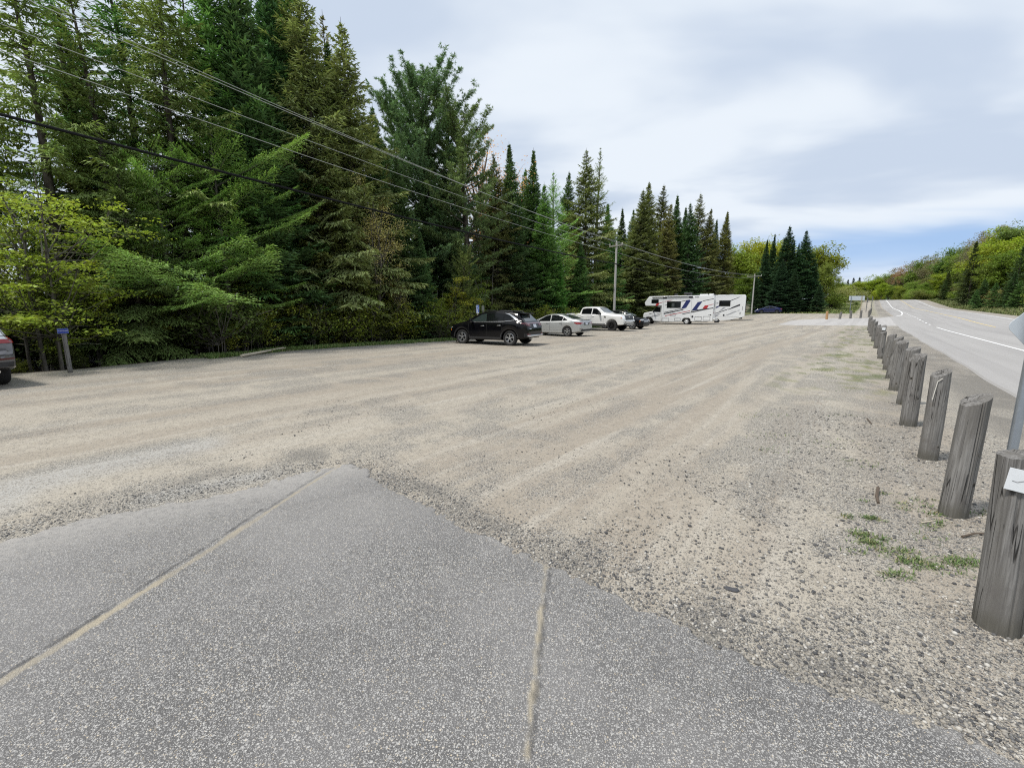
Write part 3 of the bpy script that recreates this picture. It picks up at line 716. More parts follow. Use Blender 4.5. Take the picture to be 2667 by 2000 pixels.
span(P1+U*(H1-.15)+side*.7, P2+U*(H2-.15)+side*.8, .75, .010, WIREM, 'outer crossarm wire between the two poles above the motorhomes')
span(P1+U*(H1-.9), P2+U*(H2-.5), .75, .010, WIREM, 'middle thin wire between the two poles above the motorhomes')
span(P1+U*(H1-2.02)+side*.13, P2+U*(H2-1.75), .7, .024, CABLE, 'dark lowest cable between the two poles above the motorhomes')

# ---------------------------------------------------------------- loose stones, twigs, weeds
def pebble_scatter():
    ico = bmesh.new(); bmesh.ops.create_icosphere(ico, subdivisions=1, radius=1); ico.verts.index_update()
    IV = np.array([v.co[:] for v in ico.verts]); IF = np.array([[v.index for v in f.verts] for f in ico.faces]); ico.free()
    rg = np.random.default_rng(5); P = []
    def along(pts, n, spread, smin, smax, bias=0.0):
        pts = gd(*pts); A = np.array(pts); L = np.hypot(*(A[1:]-A[:-1]).T); c = np.concatenate([[0], np.cumsum(L)])
        t = rg.random(n)*c[-1]; i = np.clip(np.searchsorted(c, t)-1, 0, len(L)-1); f = (t-c[i])/L[i]
        q = A[i]*(1-f)[:, None]+A[i+1]*f[:, None]; nrm = np.stack([-(A[i+1]-A[i])[:, 1], (A[i+1]-A[i])[:, 0]], 1)/L[i][:, None]
        off = np.abs(rg.normal(0, spread, n))+bias; q = q+nrm*off[:, None]
        s = smin+(smax-smin)*rg.random(n)**3
        P.append(np.column_stack([q, s]))
    along([(742,1002),(860,1066),(1010,1140),(1180,1220),(1340,1300),(1520,1384),(1700,1460),(2000,1563),(2300,1680)], 9000, .20, .002, .010)
    along([(1180,1215),(1340,1290),(1520,1370),(1700,1440),(2000,1540),(2300,1660)], 5000, .55, .002, .011)
    along([(0,1165),(210,1112),(400,1075),(520,1050),(640,1024),(742,1000)], 3000, .25, .002, .010)
    n = 9000; s = rg.uniform(1.5, 9, n); u = rg.normal(.2, .75, n); P.append(np.column_stack([s*DS+u*DC, s*DC-u*DS, .0025+.012*rg.random(n)**3]))
    n = 6000; X, Y = rg.uniform(-3.5, 4.2, n), rg.uniform(2.2, 8.5, n); P.append(np.column_stack([X, Y, .002+.009*rg.random(n)**3]))
    for bx, by in bases[:9]:
        n = 170; a = rg.random(n)*6.28; q = .10+np.abs(rg.normal(0, .07, n)); P.append(np.column_stack([bx+np.cos(a)*q, by+np.sin(a)*q, .003+.010*rg.random(n)**2]))
    P = np.concatenate(P); ok = ~(in_poly(P[:, 0], P[:, 1], ASPH) & (seg_dist(P[:, 0], P[:, 1], ASPH_OUT) > .01+rg.exponential(.035, len(P)))) & (P[:, 1] > .3); P = P[ok]
    # a few strays on the asphalt
    n = 90; q = np.column_stack([rg.uniform(-3.5, 3, n), rg.uniform(1.2, 4.2, n), .003+.005*rg.random(n)]); q = q[in_poly(q[:, 0], q[:, 1], ASPH)]
    zz = np.concatenate([np.zeros(len(P)), np.full(len(q), .014)]); P = np.concatenate([P, q]); n = len(P)
    ax = rg.uniform(.75, 1.25, (n, 1, 3))*np.array([1.15, .95, .62]); an = rg.random(n)*6.28; c, s = np.cos(an), np.sin(an)
    V = IV[None]*ax*(1+rg.normal(0, .10, (n, len(IV), 1))); x = V[..., 0]*c[:, None]-V[..., 1]*s[:, None]; y = V[..., 0]*s[:, None]+V[..., 1]*c[:, None]
    V = np.stack([x, y, V[..., 2]], -1)*P[:, 2][:, None, None]; gz = hsu(*xy2su(P[:, 0], P[:, 1]))+zz
    V[..., 0] += P[:, 0][:, None]; V[..., 1] += P[:, 1][:, None]; V[..., 2] += (gz+P[:, 2]*.25)[:, None]
    F = IF[None]+(np.arange(n)*len(IV))[:, None, None]; tint = np.repeat(rg.random(n), len(IV))
    g = G("loose_stone"); col = g.ramp(g.attr('tint'), [(0, (.055,.055,.058)), (.22, (.12,.12,.122)), (.48, (.21,.20,.185)), (.75, (.32,.295,.255)), (1, (.52,.50,.46))])
    me = fast_mesh("gravel", V.reshape(-1, 3), F.reshape(-1, 3), g.set(color=col, rough=.85, spec=.3), dict(tint=tint)); me.shade_smooth()
    tag(link(bpy.data.objects.new("gravel", me)), kind='stuff')
pebble_scatter()
def grass_patch(name, P, hmin, hmax, wid, cols, seed, spread=.45):
    rg = np.random.default_rng(seed); n = len(P); h = rg.uniform(hmin, hmax, n); a = rg.random(n)*6.28; lean = rg.random(n)*spread+.1
    d = np.stack([np.cos(a)*lean, np.sin(a)*lean, np.ones(n)], 1); d /= np.linalg.norm(d, axis=1)[:, None]; s = np.stack([-np.sin(a), np.cos(a), np.zeros(n)], 1)*(wid*rg.uniform(.6, 1.3, n))[:, None]
    m = P+d*(h*.55)[:, None]; t = P+d*h[:, None]+np.stack([np.cos(a), np.sin(a), -.35*np.ones(n)], 1)*(h*lean*.5)[:, None]
    V = np.stack([P-s*.6, P+s*.6, m+s, t, m-s], 1).reshape(-1, 3); b = np.arange(n)*5
    F = np.concatenate([np.stack([b, b+1, b+2, b+4], 1), np.stack([b+4, b+2, b+3, b+3], 1)])
    F4 = np.stack([b, b+1, b+2, b+4], 1); V2 = V
    tri = np.stack([b+4, b+2, b+3], 1)
    allF = np.concatenate([np.stack([b, b+1, b+2], 1), np.stack([b, b+2, b+4], 1), tri])
    g = G(name+"_blades"); c = g.ramp(g.attr('tint'), cols)
    me = fast_mesh(name, V2, allF, g.set(color=c, rough=.6, spec=.3), dict(tint=np.repeat(rg.random(n), 5)))
    o = link(bpy.data.objects.new(name, me)); return tag(o, kind='stuff')
GCOL = [(0, (.07,.12,.03)), (.5, (.12,.20,.045)), (.8, (.18,.26,.08)), (1, (.32,.28,.13))]
def tufts():
    rg = np.random.default_rng(9); P = []
    for px, py, w, n in [(1885,1121,.055,120),(1830,1117,.05,60),(1862,1155,.06,150),(1880,1172,.05,130),(1905,1165,.05,60),(1905,1187,.07,90),(1950,1190,.06,70),(1955,1210,.08,150),(1990,1220,.09,150),(1945,1243,.06,80),(2020,1225,.05,40),(2085,1216,.10,150),(2060,1214,.08,110),(2110,1216,.08,80),(2020,1110,.06,60),(2030,1130,.06,60),(1955,1100,.06,40),(1955,1088,.06,40),(1910,1067,.05,25),(1868,1083,.04,20),(2008,1095,.06,30),(1838,995,.04,18),(1848,1192,.05,35),(1920,1243,.04,35),(2008,1138,.05,35),(2075,1240,.06,35),(1865,1170,.09,60),(1990,1080,.08,30),(2120,1110,.08,40),(2000,1160,.15,40),(2052,1085,.12,30)]:
        x, y = gpt(px*K, py*K); q = rg.normal(0, 1, (int(n*.9), 2))*w*np.array([.75, .45]); P.append(np.column_stack([x+q[:, 0], y+q[:, 1]]))
    for _ in range(95):
        s, u = rg.uniform(6, 50), rg.normal(-.45, .55)
        x, y = su2xy(s, u); n = int(rg.integers(15, 60)); q = rg.normal(0, .09, (n, 2)); P.append(np.column_stack([x+q[:, 0]*2, y+q[:, 1]]))
    P = np.concatenate(P); P = np.column_stack([P, hsu(*xy2su(P[:, 0], P[:, 1]))])
    grass_patch("grass_tufts", P, .015, .042, .003, [(0, (.06,.10,.03)), (.5, (.11,.17,.05)), (.8, (.17,.22,.085)), (1, (.30,.25,.13))], 3, 1.6)
    n = 30000; s = rg.uniform(5.5, 100, n)**1; s = 5.5+(s-5.5)*rg.random(n); u = edge_u(s)+rg.uniform(-.8, .75, n); k = vnoise(s, u, 61, .8) > .3; s, u = s[k], u[k]
    x, y = s*DS+u*DC, s*DC-u*DS
    grass_patch("verge_grass", np.column_stack([x, y, hsu(s, u)-.01]), .06, .20, .012, GCOL, 4)
    n = 16000; s = rg.uniform(60, 235, n); u = 17.2+rg.random(n)**1.5*9; x, y = s*DS+u*DC, s*DC-u*DS
    grass_patch("roadside_grass", np.column_stack([x, y, hsu(s, u)-.02]), .2, .5, .05, [(0, (.06,.09,.02)), (.6, (.13,.17,.05)), (1, (.25,.23,.10))], 5)
    n = 9000; s = rg.uniform(100, 190, n); u = rg.uniform(-16, -2, n); x, y = s*DS+u*DC, s*DC-u*DS
    grass_patch("field_grass", np.column_stack([x, y, hsu(s, u)-.02]), .15, .4, .06, [(0, (.07,.12,.025)), (.6, (.15,.20,.05)), (1, (.26,.25,.10))], 6)
tufts()
def stick(pts, r, lab, c, cat='twig'):
    A = Vector(pts[0]); o = MB().tube([Vector(p)-A for p in pts], [r*(1-.5*i/len(pts)) for i in range(len(pts))], 6).build(cat if cat != 'branch' else 'fallen_branch', c, None, True); o.location = A; tag(o, lab, cat)
BARK = simple("twig_bark", (.10,.075,.055), .9, var=.3, vscale=20); PALEW = simple("bleached_wood", (.55,.48,.38), .8, var=.2, vscale=8)
def gp3(px, py, dz): x, y = gpt(px*K, py*K); return (x, y, hxy(x, y)+dz)
stick([gp3(2078,1162,.012), gp3(2105,1157,.02), (lambda q: q)(gp3(2132,1156,.015))], .009, 'dark twig on the gravel left of the nearest log post', BARK)
stick([gp3(1896,1060,.03), gp3(1893,1075,.02), gp3(1897,1088,.01)], .016, 'short brown rotten stick on the gravel above the green weeds', BARK)
stick([gp3(1873,905,.01), gp3(1882,917,.015)], .01, 'thin stick lying left of the log posts', BARK)
stick([gp3(1990,1131,.01), gp3(2020,1127,.012)], .006, 'pale thin twig at the foot of the leaning log post', PALEW)
stick([gp3(522,772,.06), gp3(570,764,.08), gp3(610,757,.10), gp3(626,751,.10)], .05, 'long pale bleached branch lying along the forest edge', PALEW, 'branch')
stick([gp3(985,741,.05), gp3(998,733,.4)], .03, 'short broken pole leaning in the grass left of the black crossover', PALEW, 'branch')
def stone(px, py, r, lab, dz=0.0, flat=.4, c=(.055,.056,.062)):
    bm = bmesh.new(); bmesh.ops.create_icosphere(bm, subdivisions=3, radius=1); r_ = random.Random(px); ph = [r_.uniform(0, 6) for _ in range(4)]
    for v in bm.verts:
        k = 1+.12*math.sin(3*v.co.x+ph[0])+.1*math.sin(4*v.co.y+ph[1])+.06*math.sin(7*v.co.z+5*v.co.x+ph[2]); v.co = Vector((v.co.x*r*1.5*k, v.co.y*r*.8*k, v.co.z*r*flat*k))
    bm.verts.index_update(); x, y = gpt(px*K, py*K)
    o = mesh_obj('stone', [v.co[:] for v in bm.verts], [[v.index for v in f.verts] for f in bm.faces], simple("dark_stone", c, .7, var=.3, vscale=40), None, True); bm.free()
    o.location = (x, y, hxy(x, y)+r*flat*.5+dz); o.rotation_euler = (0, 0, -.45); tag(o, lab, 'stone')
stone(1580, 1274, .026, 'dark flat stone lying in the gravel right of the asphalt edge')
stone(800, 1196, .012, 'small dark pebble alone on the worn asphalt', .012)
# ---------------------------------------------------------------- vehicles
def car_paint(name, c, rough=.28, metal=0.0, coat=1.0, dk=1.0):
    g = G(name); p = g.oc()
    dirt = g.mr(g.noise(p, 2.3, 5, .65), .45, .8, 0, .35)
    sp = g.n('ShaderNodeSeparateXYZ'); g.l(p, sp.inputs[0]); low = g.mr(sp.outputs[2], .25, .7, .35, 0)
    f = g.math('MULTIPLY', g.math('MULTIPLY', g.math('ADD', dirt, low), dk), g.mr(g.noise(p, 9, 4, .7), .3, .7))
    return g.set(color=g.mix(f, c, (.20,.175,.14)), rough=g.mr(f, 0, .6, rough, .65), metal=metal, coat=coat*.8, coatr=.06, spec=.5 if dk > .5 else .25)
BLACK_P, WHITE_C = car_paint("black_paint", (.003,.003,.0045), .14, 0, .18, .03), car_paint("white_paint_coat", (.76,.765,.765), .28, 0, 1, .51)
SILVER_P, BLUE_P, GREY_P = car_paint("silver_paint", (.46,.475,.48), .32, .3, 1, .5), car_paint("blue_paint", (.006,.011,.065), .28, 0, .6, .2), car_paint("grey_paint", (.125,.12,.125), .35, .4)
GLASS = simple("tinted_glass", (.005,.006,.007), .05, 0, .28); GLASS_L = simple("reflecting_glass", (.025,.035,.035), .06, .0, .7, .5)
RUBBER = simple("tyre_rubber", (.016,.016,.017), .85, var=.25, vscale=12); PLAST = simple("black_plastic", (.022,.022,.024), .6); DARK = simple("underbody", (.008,.008,.008), .9)
CHROME = simple("bright_trim", (.62,.63,.65), .25, .9); RIM = simple("alloy_rim", (.50,.51,.53), .3, .8); RIM_D = simple("black_rim", (.02,.02,.022), .35, .3)
RED_L = simple("red_lamp", (.28,.010,.014), .2, 0, .5, .6); RED_D = simple("dark_red_lamp", (.075,.006,.012), .15, 0, .5, .6); CLEAR_L = simple("clear_lamp", (.72,.74,.76), .15, .2, .5, 1); AMBER = simple("amber_lamp", (.55,.16,.02), .3)
PLATE_W = simple("licence_plate_white", (.62,.66,.74), .5, var=.12, vscale=60); SEAM = simple("door_seam", (.012,.012,.013), .8); WHITE_L = simple("white_plastic", (.74,.74,.73), .4)
def smooth_body(P):
    """lofted car body; x forward, y left, z up. returns V, F"""
    top, belt, W, WR, z0, zb = P['top'], P['belt'], P['W'], P['WR'], P['sill'], P.get('zb', .2)
    xs0, xs1 = top[0][0], top[-1][0]
    X = set(np.round(np.linspace(xs0, xs1, 54), 4)) | {round(p[0], 4) for p in top}
    for xc, zc, r in P['arches']:
        for a in np.linspace(0, math.pi, 13): X.add(round(xc+r*math.cos(a), 4))
        X.add(round(xc+r*1.004, 4)); X.add(round(xc-r*1.004, 4))
    X = sorted(X); X = [x for i, x in enumerate(X) if i == 0 or x-X[i-1] > .003]
    tx, tz = zip(*top); bx, bz = zip(*belt); px, pw = zip(*P['plan']); lx, lz = zip(*P['low']) if 'low' in P else ((xs0, xs1), (z0, z0))
    wrx, wrw = zip(*P['roofw']) if 'roofw' in P else ((xs0, xs1), (WR, WR))
    rings = []
    for x in X:
        T = np.interp(x, tx, tz); B = min(np.interp(x, bx, bz), T-.03); w = W*np.interp(x, px, pw); zl = np.interp(x, lx, lz); wr_ = np.interp(x, wrx, wrw)*np.interp(x, px, pw)
        zu = max(zb, zl-.04)
        for xc, zc, r in P['arches']:
            if abs(x-xc) < r: zl = max(zl, zc+math.sqrt(r*r-(x-xc)**2))
        B = max(B, zl+.06); T = max(T, B+.03)
        gh = T-B; wr = w-.10+(wr_-(w-.10))*min(1, gh/.42); k = min(1, gh/.2)
        inn = max(.2, w-.30); zbb = zu
        h = [(0, zbb), (inn, zbb), (inn, zl), (w-.045, zl), (w-.012, zl+.035), (w, zl+(B-zl)*.45), (w+.006, zl+(B-zl)*.72), (w-.012, B-.05*k*1.0), (w-.050, B),
             (w-.075, B+gh*.08), (w-.075+(wr-w+.075)*.52, B+gh*.48), (w-.075+(wr-w+.075)*.90, B+gh*.84), (wr-.035, B+gh*.945), (wr*.72, B+gh*.992), (0, T+.012*k)]
        rings.append([(x, y, z) for y, z in h]+[(x, -y, z) for y, z in h[-2:0:-1]])
    n = len(rings[0]); V = [p for r in rings for p in r]; F = []
    for i in range(len(rings)-1):
        for k in range(n): F.append((i*n+k, i*n+(k+1)%n, (i+1)*n+(k+1)%n, (i+1)*n+k))
    m = len(h)
    def cap(b, flip):
        # strips between mirrored points keep the end caps clean
        for k in range(1, m-2):
            q = (b+k, b+k+1, b+n-k-1, b+n-k); F.append(q if not flip else q[::-1])
        for q in ((b, b+1, b+n-1), (b+m-2, b+m-1, b+n-m+2)): F.append(q if not flip else q[::-1])
    cap(0, False); cap((len(rings)-1)*n, True)
    bm = bmesh.new(); vs = [bm.verts.new(v) for v in V]
    for f in F:
        try: bm.faces.new([vs[i] for i in f])
        except ValueError: pass
    bmesh.ops.recalc_face_normals(bm, faces=bm.faces[:]); bm.verts.index_update()
    V = [v.co.copy() for v in bm.verts]; F = [tuple(v.index for v in f.verts) for f in bm.faces]; bm.free(); return V, F
class Car:
    def __init__(s, name, label, cat, loc, rz, P, paint):
        s.r = empty(name, loc, rz); tag(s.r, label, cat); s.P = P; V, F = smooth_body(P)
        s.body = mesh_obj('body', V, F, paint, s.r, True, 28); s.paint = paint
        s.bvh = BVHTree.FromPolygons([Vector(v) for v in V], F)
        xs = [v[0] for v in V]; s.x0, s.x1 = min(xs), max(xs)
    def cast(s, side, a, b, off):
        if side in ('L', 'R'): q = 1 if side == 'L' else -1; o, d = Vector((a, 4*q, b)), Vector((0, -q, 0))
        elif side == 'B': o, d = Vector((-9, a, b)), Vector((1, 0, 0))
        elif side == 'F': o, d = Vector((9, a, b)), Vector((-1, 0, 0))
        else: o, d = Vector((a, b, 6)), Vector((0, 0, -1))
        hit = s.bvh.ray_cast(o, d)[0]
        if hit is None: hit = s.bvh.find_nearest(o+d*(4 if side in 'LR' else 7))[0]
        return hit - d*off
    def patch(s, name, side, poly, mat, off=.008, parent=None, res=.10, thick=0):
        bm = bmesh.new(); f = bm.faces.new([bm.verts.new((a, b, 0)) for a, b in poly]); bmesh.ops.triangulate(bm, faces=[f])
        for _ in range(6):
            lg = [e for e in bm.edges if e.calc_length() > res]
            if not lg: break
            bmesh.ops.subdivide_edges(bm, edges=lg, cuts=1); bmesh.ops.triangulate(bm, faces=bm.faces[:])
        bmesh.ops.beautify_fill(bm, faces=bm.faces[:], edges=bm.edges[:])
        bm.verts.index_update(); V = [s.cast(side, v.co.x, v.co.y, off) for v in bm.verts]; F = [tuple(v.index for v in f.verts) for f in bm.faces]; bm.free()
        c = Vector((0, 0, .9)); n = len(F)
        o = mesh_obj(name, V, F, mat, parent or s.r, True)
        me = o.data; tot = sum((p.normal.dot(Vector(p.center)-c) > 0)-.5 for p in me.polygons)
        if tot < 0: me.flip_normals()
        if thick:
            m = o.modifiers.new('thick', 'SOLIDIFY'); m.thickness = thick; m.offset = 1
        return o
    def both(s, name, poly, mat, **k): return [s.patch(name, q, poly, mat, **k) for q in ('L', 'R')]
    def line(s, name, side, pts, w, mat, off=.006):
        out = MB()
        for (a, b), (c, d) in zip(pts[:-1], pts[1:]):
            L = math.hypot(c-a, d-b); nx, ny = -(d-b)/L*w/2, (c-a)/L*w/2; k = max(2, int(L/.08)); V = []
            for i in range(k+1):
                x, y = a+(c-a)*i/k, b+(d-b)*i/k
                V += [s.cast(side, x+nx, y+ny, off), s.cast(side, x-nx, y-ny, off)]
            out.add(V, [(2*i, 2*i+1, 2*i+3, 2*i+2) for i in range(k)])
        return out.build(name, mat, s.r, True)
    def wheels(s, style, r=None, rim=None, tw=.225, inset=.03, rimr=None):
        mesh = None
        for xc, zc, ar in s.P['arches']:
            for q in (1, -1):
                rr = r or zc; w = s.P['W']-inset-tw/2; M = Matrix.Translation((xc, q*w, rr)) @ (Matrix.Rotation(math.pi, 4, 'Z') if q < 0 else Matrix())
                ri = rimr or rr*.66
                if mesh is None:
                    t = MB().lathe([(ri*.98, -tw/2+.02), (ri+.02, -tw/2), (rr*.93, -tw/2), (rr*.985, -tw/2+.025), (rr, -tw*.25), (rr, tw*.25), (rr*.985, tw/2-.025), (rr*.93, tw/2), (ri+.02, tw/2), (ri*.98, tw/2-.02)], 36).build('wheel', RUBBER, s.r, True, 45)
                    m = MB(); m.lathe([(ri, tw/2-.012), (ri*.93, tw/2-.008), (ri*.90, tw/2-.04), (ri*.86, -tw*.2)], 36)
                    nsp = {'five': 5, 'ten': 5, 'six': 6}.get(style, 0)
                    for k in range(nsp):
                        a = 2*math.pi*k/nsp+.3
                        for dlt in ((-.17, .17) if style != 'six' else (-.1, .1)):
                            a2 = a+dlt; p0 = Vector((.05*math.cos(a), tw/2-.035, .05*math.sin(a))); p1 = Vector((ri*.93*math.cos(a2), tw/2-.016, ri*.93*math.sin(a2)))
                            ax = (p1-p0).normalized(); sd = ax.cross(Vector((0,1,0))).normalized(); b0, b1 = (.011, .016) if style == 'five' else (.016, .022)
                            m.add([p0+sd*b0, p0-sd*b0, p1-sd*b1, p1+sd*b1, p0+sd*b0-Vector((0,.03,0)), p0-sd*b0-Vector((0,.03,0)), p1-sd*b1-Vector((0,.03,0)), p1+sd*b1-Vector((0,.03,0))], [(0,1,2,3), (0,4,5,1), (3,2,6,7), (1,5,6,2), (0,3,7,4)])
                    if style == 'steel': m.lathe([(ri*.9, tw/2-.03), (ri*.62, tw/2-.06), (ri*.60, tw/2-.085), (ri*.32, tw/2-.085), (ri*.30, tw/2-.005), (.001, tw/2+.005)], 30)
                    else: m.lathe([(.07, tw/2-.05), (.065, tw/2-.018), (.001, tw/2-.014)], 20)
                    rm = m.build('rim', rim or RIM, t, True, 40)
                    dk = MB().lathe([(ri*.95, tw/2-.075), (.001, tw/2-.075)], 28).build('brake_disc', DARK, t)
                    mesh = (t, rm, dk); t.matrix_local = M
                else:
                    t = mesh[0].copy(); link(t); t.parent = s.r; t.matrix_local = M
                    for c in mesh[1:]:
                        d = c.copy(); link(d); d.parent = t
        # dark wheel wells and belly
        b = MB(); z0 = s.P['sill']; xa = sorted(a[0] for a in s.P['arches']); W = s.P['W']
        b.box(((s.x0+s.x1)/2+.1, 0, z0+.10), (s.x1-s.x0-1.5, 2*(W-.35), .16))
        b.build('underbody', DARK, s.r)
    def mirror(s, x, z, mat, y=None):
        for q in (1, -1):
            yy = y or s.P['W']+.06; MB().box((x, q*yy, z), (.12, .20, .15), (0, 0, q*.15), .035).box((x+.03, q*(yy-.13), z-.04), (.06, .12, .05)).build('wing_mirror', mat, s.r, True, 40)
    def handle(s, x, z, mat, ln=.2):
        for q in (1, -1):
            p = s.cast('L' if q > 0 else 'R', x, z, .018); MB().box(p, (ln, .03, .035), None, .01).build('door_handle', mat, s.r, True)
    def arch_trim(s, mat, w=.07, off=.012):
        for xc, zc, r in s.P['arches']:
            for side in 'LR':
                pts = []; n = 20
                V = []
                for i in range(n+1):
                    a = math.pi*i/n; 
                    for rr in (r+.004, r+w):
                        V.append(s.cast(side, xc+rr*math.cos(a), max(zc+rr*math.sin(a), s.P['sill']+.02), off))
                o = mesh_obj('wheel_arch_trim', V, [(2*i, 2*i+1, 2*i+3, 2*i+2) for i in range(n)], mat, s.r, True)
PLAN = lambda x0, x1: [(x0, .80), (x0+.06, .90), (x0+.22, .965), (x0+.55, 1.0), (x1-.8, 1.0), (x1-.32, .93), (x1-.1, .82), (x1, .68)]

RAIL = simple('dark_rail', (.10,.10,.105), .3, .8)
def crossover(name, label, loc, rz, paint, front=False, silver=True):
    P = dict(W=.92, WR=.66, sill=.27, zb=.22, arches=[(1.40, .36, .435), (-1.36, .36, .435)], plan=PLAN(-2.30, 2.31),
        low=[(-2.3, .42), (-1.9, .36), (-1.2, .27), (1.3, .27), (2.0, .27), (2.31, .30)],
        top=[(-2.30, .62), (-2.295, .78), (-2.25, .98), (-2.20, 1.06), (-2.12, 1.12), (-1.96, 1.28), (-1.78, 1.46), (-1.72, 1.545), (-1.58, 1.58), (-1.2, 1.62), (-.5, 1.65), (0, 1.635), (.36, 1.575), (.8, 1.37), (1.18, 1.16), (1.30, 1.115), (1.7, 1.05), (2.05, .96), (2.22, .84), (2.29, .70), (2.31, .5)],
        belt=[(-2.3, 1.02), (-2.0, 1.12), (-1.2, 1.12), (.9, 1.06), (1.3, 1.03), (2.3, .76)])
    c = Car(name, label, 'car', loc, rz, P, paint)
    c.wheels('five')
    c.both('window', [(.92, 1.13), (.78, 1.21), (.30, 1.47), (.0, 1.525), (-.04, 1.14)], GLASS_L)
    c.both('window', [(-.12, 1.145), (-.09, 1.53), (-.55, 1.535), (-.98, 1.505), (-.98, 1.165)], GLASS)
    c.both('window', [(-1.03, 1.17), (-1.03, 1.50), (-1.22, 1.455), (-1.62, 1.255), (-1.56, 1.23)], GLASS)
    c.both('pillar_trim', [(-1.02, 1.545), (-1.26, 1.515), (-1.52, 1.40), (-1.80, 1.235), (-1.66, 1.215), (-1.28, 1.46), (-1.05, 1.53)], CHROME, off=.012)
    c.patch('windscreen', 'T', [(.46, -.60), (.46, .60), (1.12, .70), (1.20, 0), (1.12, -.70)], GLASS_L)
    c.patch('rear_window', 'B', [(-.62, 1.16), (.62, 1.16), (.52, 1.45), (-.52, 1.45)], GLASS_L, off=.012)
    MB().box((-1.80, 0, 1.545), (.34, 1.14, .04), (0, R(-7), 0), .016).build('spoiler', paint if not front else BLACK_P, c.r, True)
    c.patch('light_bar', 'B', [(-.80, 1.045), (.80, 1.045), (.80, 1.10), (-.80, 1.10)], RED_D, off=.014)
    for q in (1, -1):
        c.patch('taillight', 'B', [(q*.42, .94), (q*.86, .98), (q*.88, 1.08), (q*.5, 1.07)], RED_D, off=.016)
        for k in (0, 1): c.patch('taillight_blade', 'B', [(q*(.50+.15*k), 1.03), (q*(.53+.15*k), 1.03), (q*(.60+.15*k), .95), (q*(.57+.15*k), .95)], RED_L, off=.022)
        c.patch('taillight', 'L' if q > 0 else 'R', [(-2.26, 1.02), (-2.22, 1.09), (-1.93, 1.095), (-2.02, 1.04)], RED_D, off=.014)
        c.patch('headlight', 'F', [(q*.45, .86), (q*.78, .84), (q*.80, .76), (q*.45, .78)], CLEAR_L, off=.012)
        c.patch('side_marker', 'L' if q > 0 else 'R', [(2.06, .66), (2.11, .66), (2.12, .76), (2.07, .76)], AMBER, off=.012)
        c.patch('rear_reflector', 'B', [(q*.56, .53), (q*.80, .545), (q*.80, .575), (q*.56, .56)], RED_L, off=.03)
    c.patch('licence_plate', 'B', [(-.16, .87), (.16, .87), (.16, 1.02), (-.16, 1.02)], PLATE_W, off=.02)
    c.patch('tailgate_emblem', 'B', [(.42, .80), (.62, .80), (.62, .83), (.42, .83)], CHROME, off=.016)
    MB().box((-2.29, 0, .475), (.09, 1.36, .10), None, .03).box((-2.25, .70, .49), (.16, .16, .08), (0, 0, .55), .02).box((-2.25, -.70, .49), (.16, .16, .08), (0, 0, -.55), .02).build('rear_skid_plate', CHROME, c.r, True)
    c.patch('bumper_trim', 'B', [(-.86, .44), (.86, .44), (.86, .60), (-.86, .60)], PLAST, off=.012)
    for side in 'LR': c.patch('sill_trim', side, [(-.90, .28), (.94, .28), (.94, .40), (-.90, .40)], PLAST, off=.012)
    c.arch_trim(PLAST)
    c.patch('grille', 'F', [(-.55, .50), (.55, .50), (.62, .78), (-.62, .78)], PLAST, off=.012)
    if front: c.patch('grille_bar', 'F', [(-.40, .60), (.40, .60), (.45, .76), (-.45, .76)], simple("grille_chrome", (.42,.42,.43), .3, .8), off=.02)
    for q in (1, -1):
        MB().tube([(-1.38, q*.60, 1.585), (-1.28, q*.60, 1.635), (.0, q*.60, 1.675), (.20, q*.60, 1.60)], .014, 8).build('roof_rail', RAIL if silver else PLAST, c.r, True)
    MB().box((-1.35, 0, 1.64), (.16, .05, .05), None, .02).build('roof_antenna', PLAST, c.r, True)
    c.line('door_seam', 'L', [(.98, .42), (.96, 1.02)], .012, SEAM); c.line('door_seam', 'L', [(-.10, .42), (-.09, 1.08)], .012, SEAM); c.line('door_seam', 'L', [(-.95, .75), (-1.0, 1.10)], .012, SEAM)
    c.line('belt_trim', 'L', [(-1.60, 1.215), (-1.0, 1.15), (.90, 1.11)], .012, CHROME, .012)
    c.handle(.12, .93, CHROME if silver else paint); c.handle(-.80, .96, CHROME if silver else paint); c.mirror(.78, 1.19, paint)
    MB().tube([(-2.2, .45, .36), (-2.32, .45, .35)], .035, 10).build('exhaust_pipe', CHROME, c.r, True)
    return c

def wheel_center_loc(px, py, xw, yw, a):
    """car origin from the ground contact pixel of one wheel (local xw, yw) and heading angle a from +X"""
    x, y = gpt(px, py); c, s = math.cos(a), math.sin(a); return (x-(xw*c-yw*s), y-(xw*s+yw*c), 0)
A1 = R(180-29)
loc = wheel_center_loc(1329, 900.5, -1.36, .80, A1)
crossover('parked_crossover', 'glossy black crossover with silver roof rails parked nose to the forest, nearest of the row', (loc[0], loc[1], 0), A1, BLACK_P)

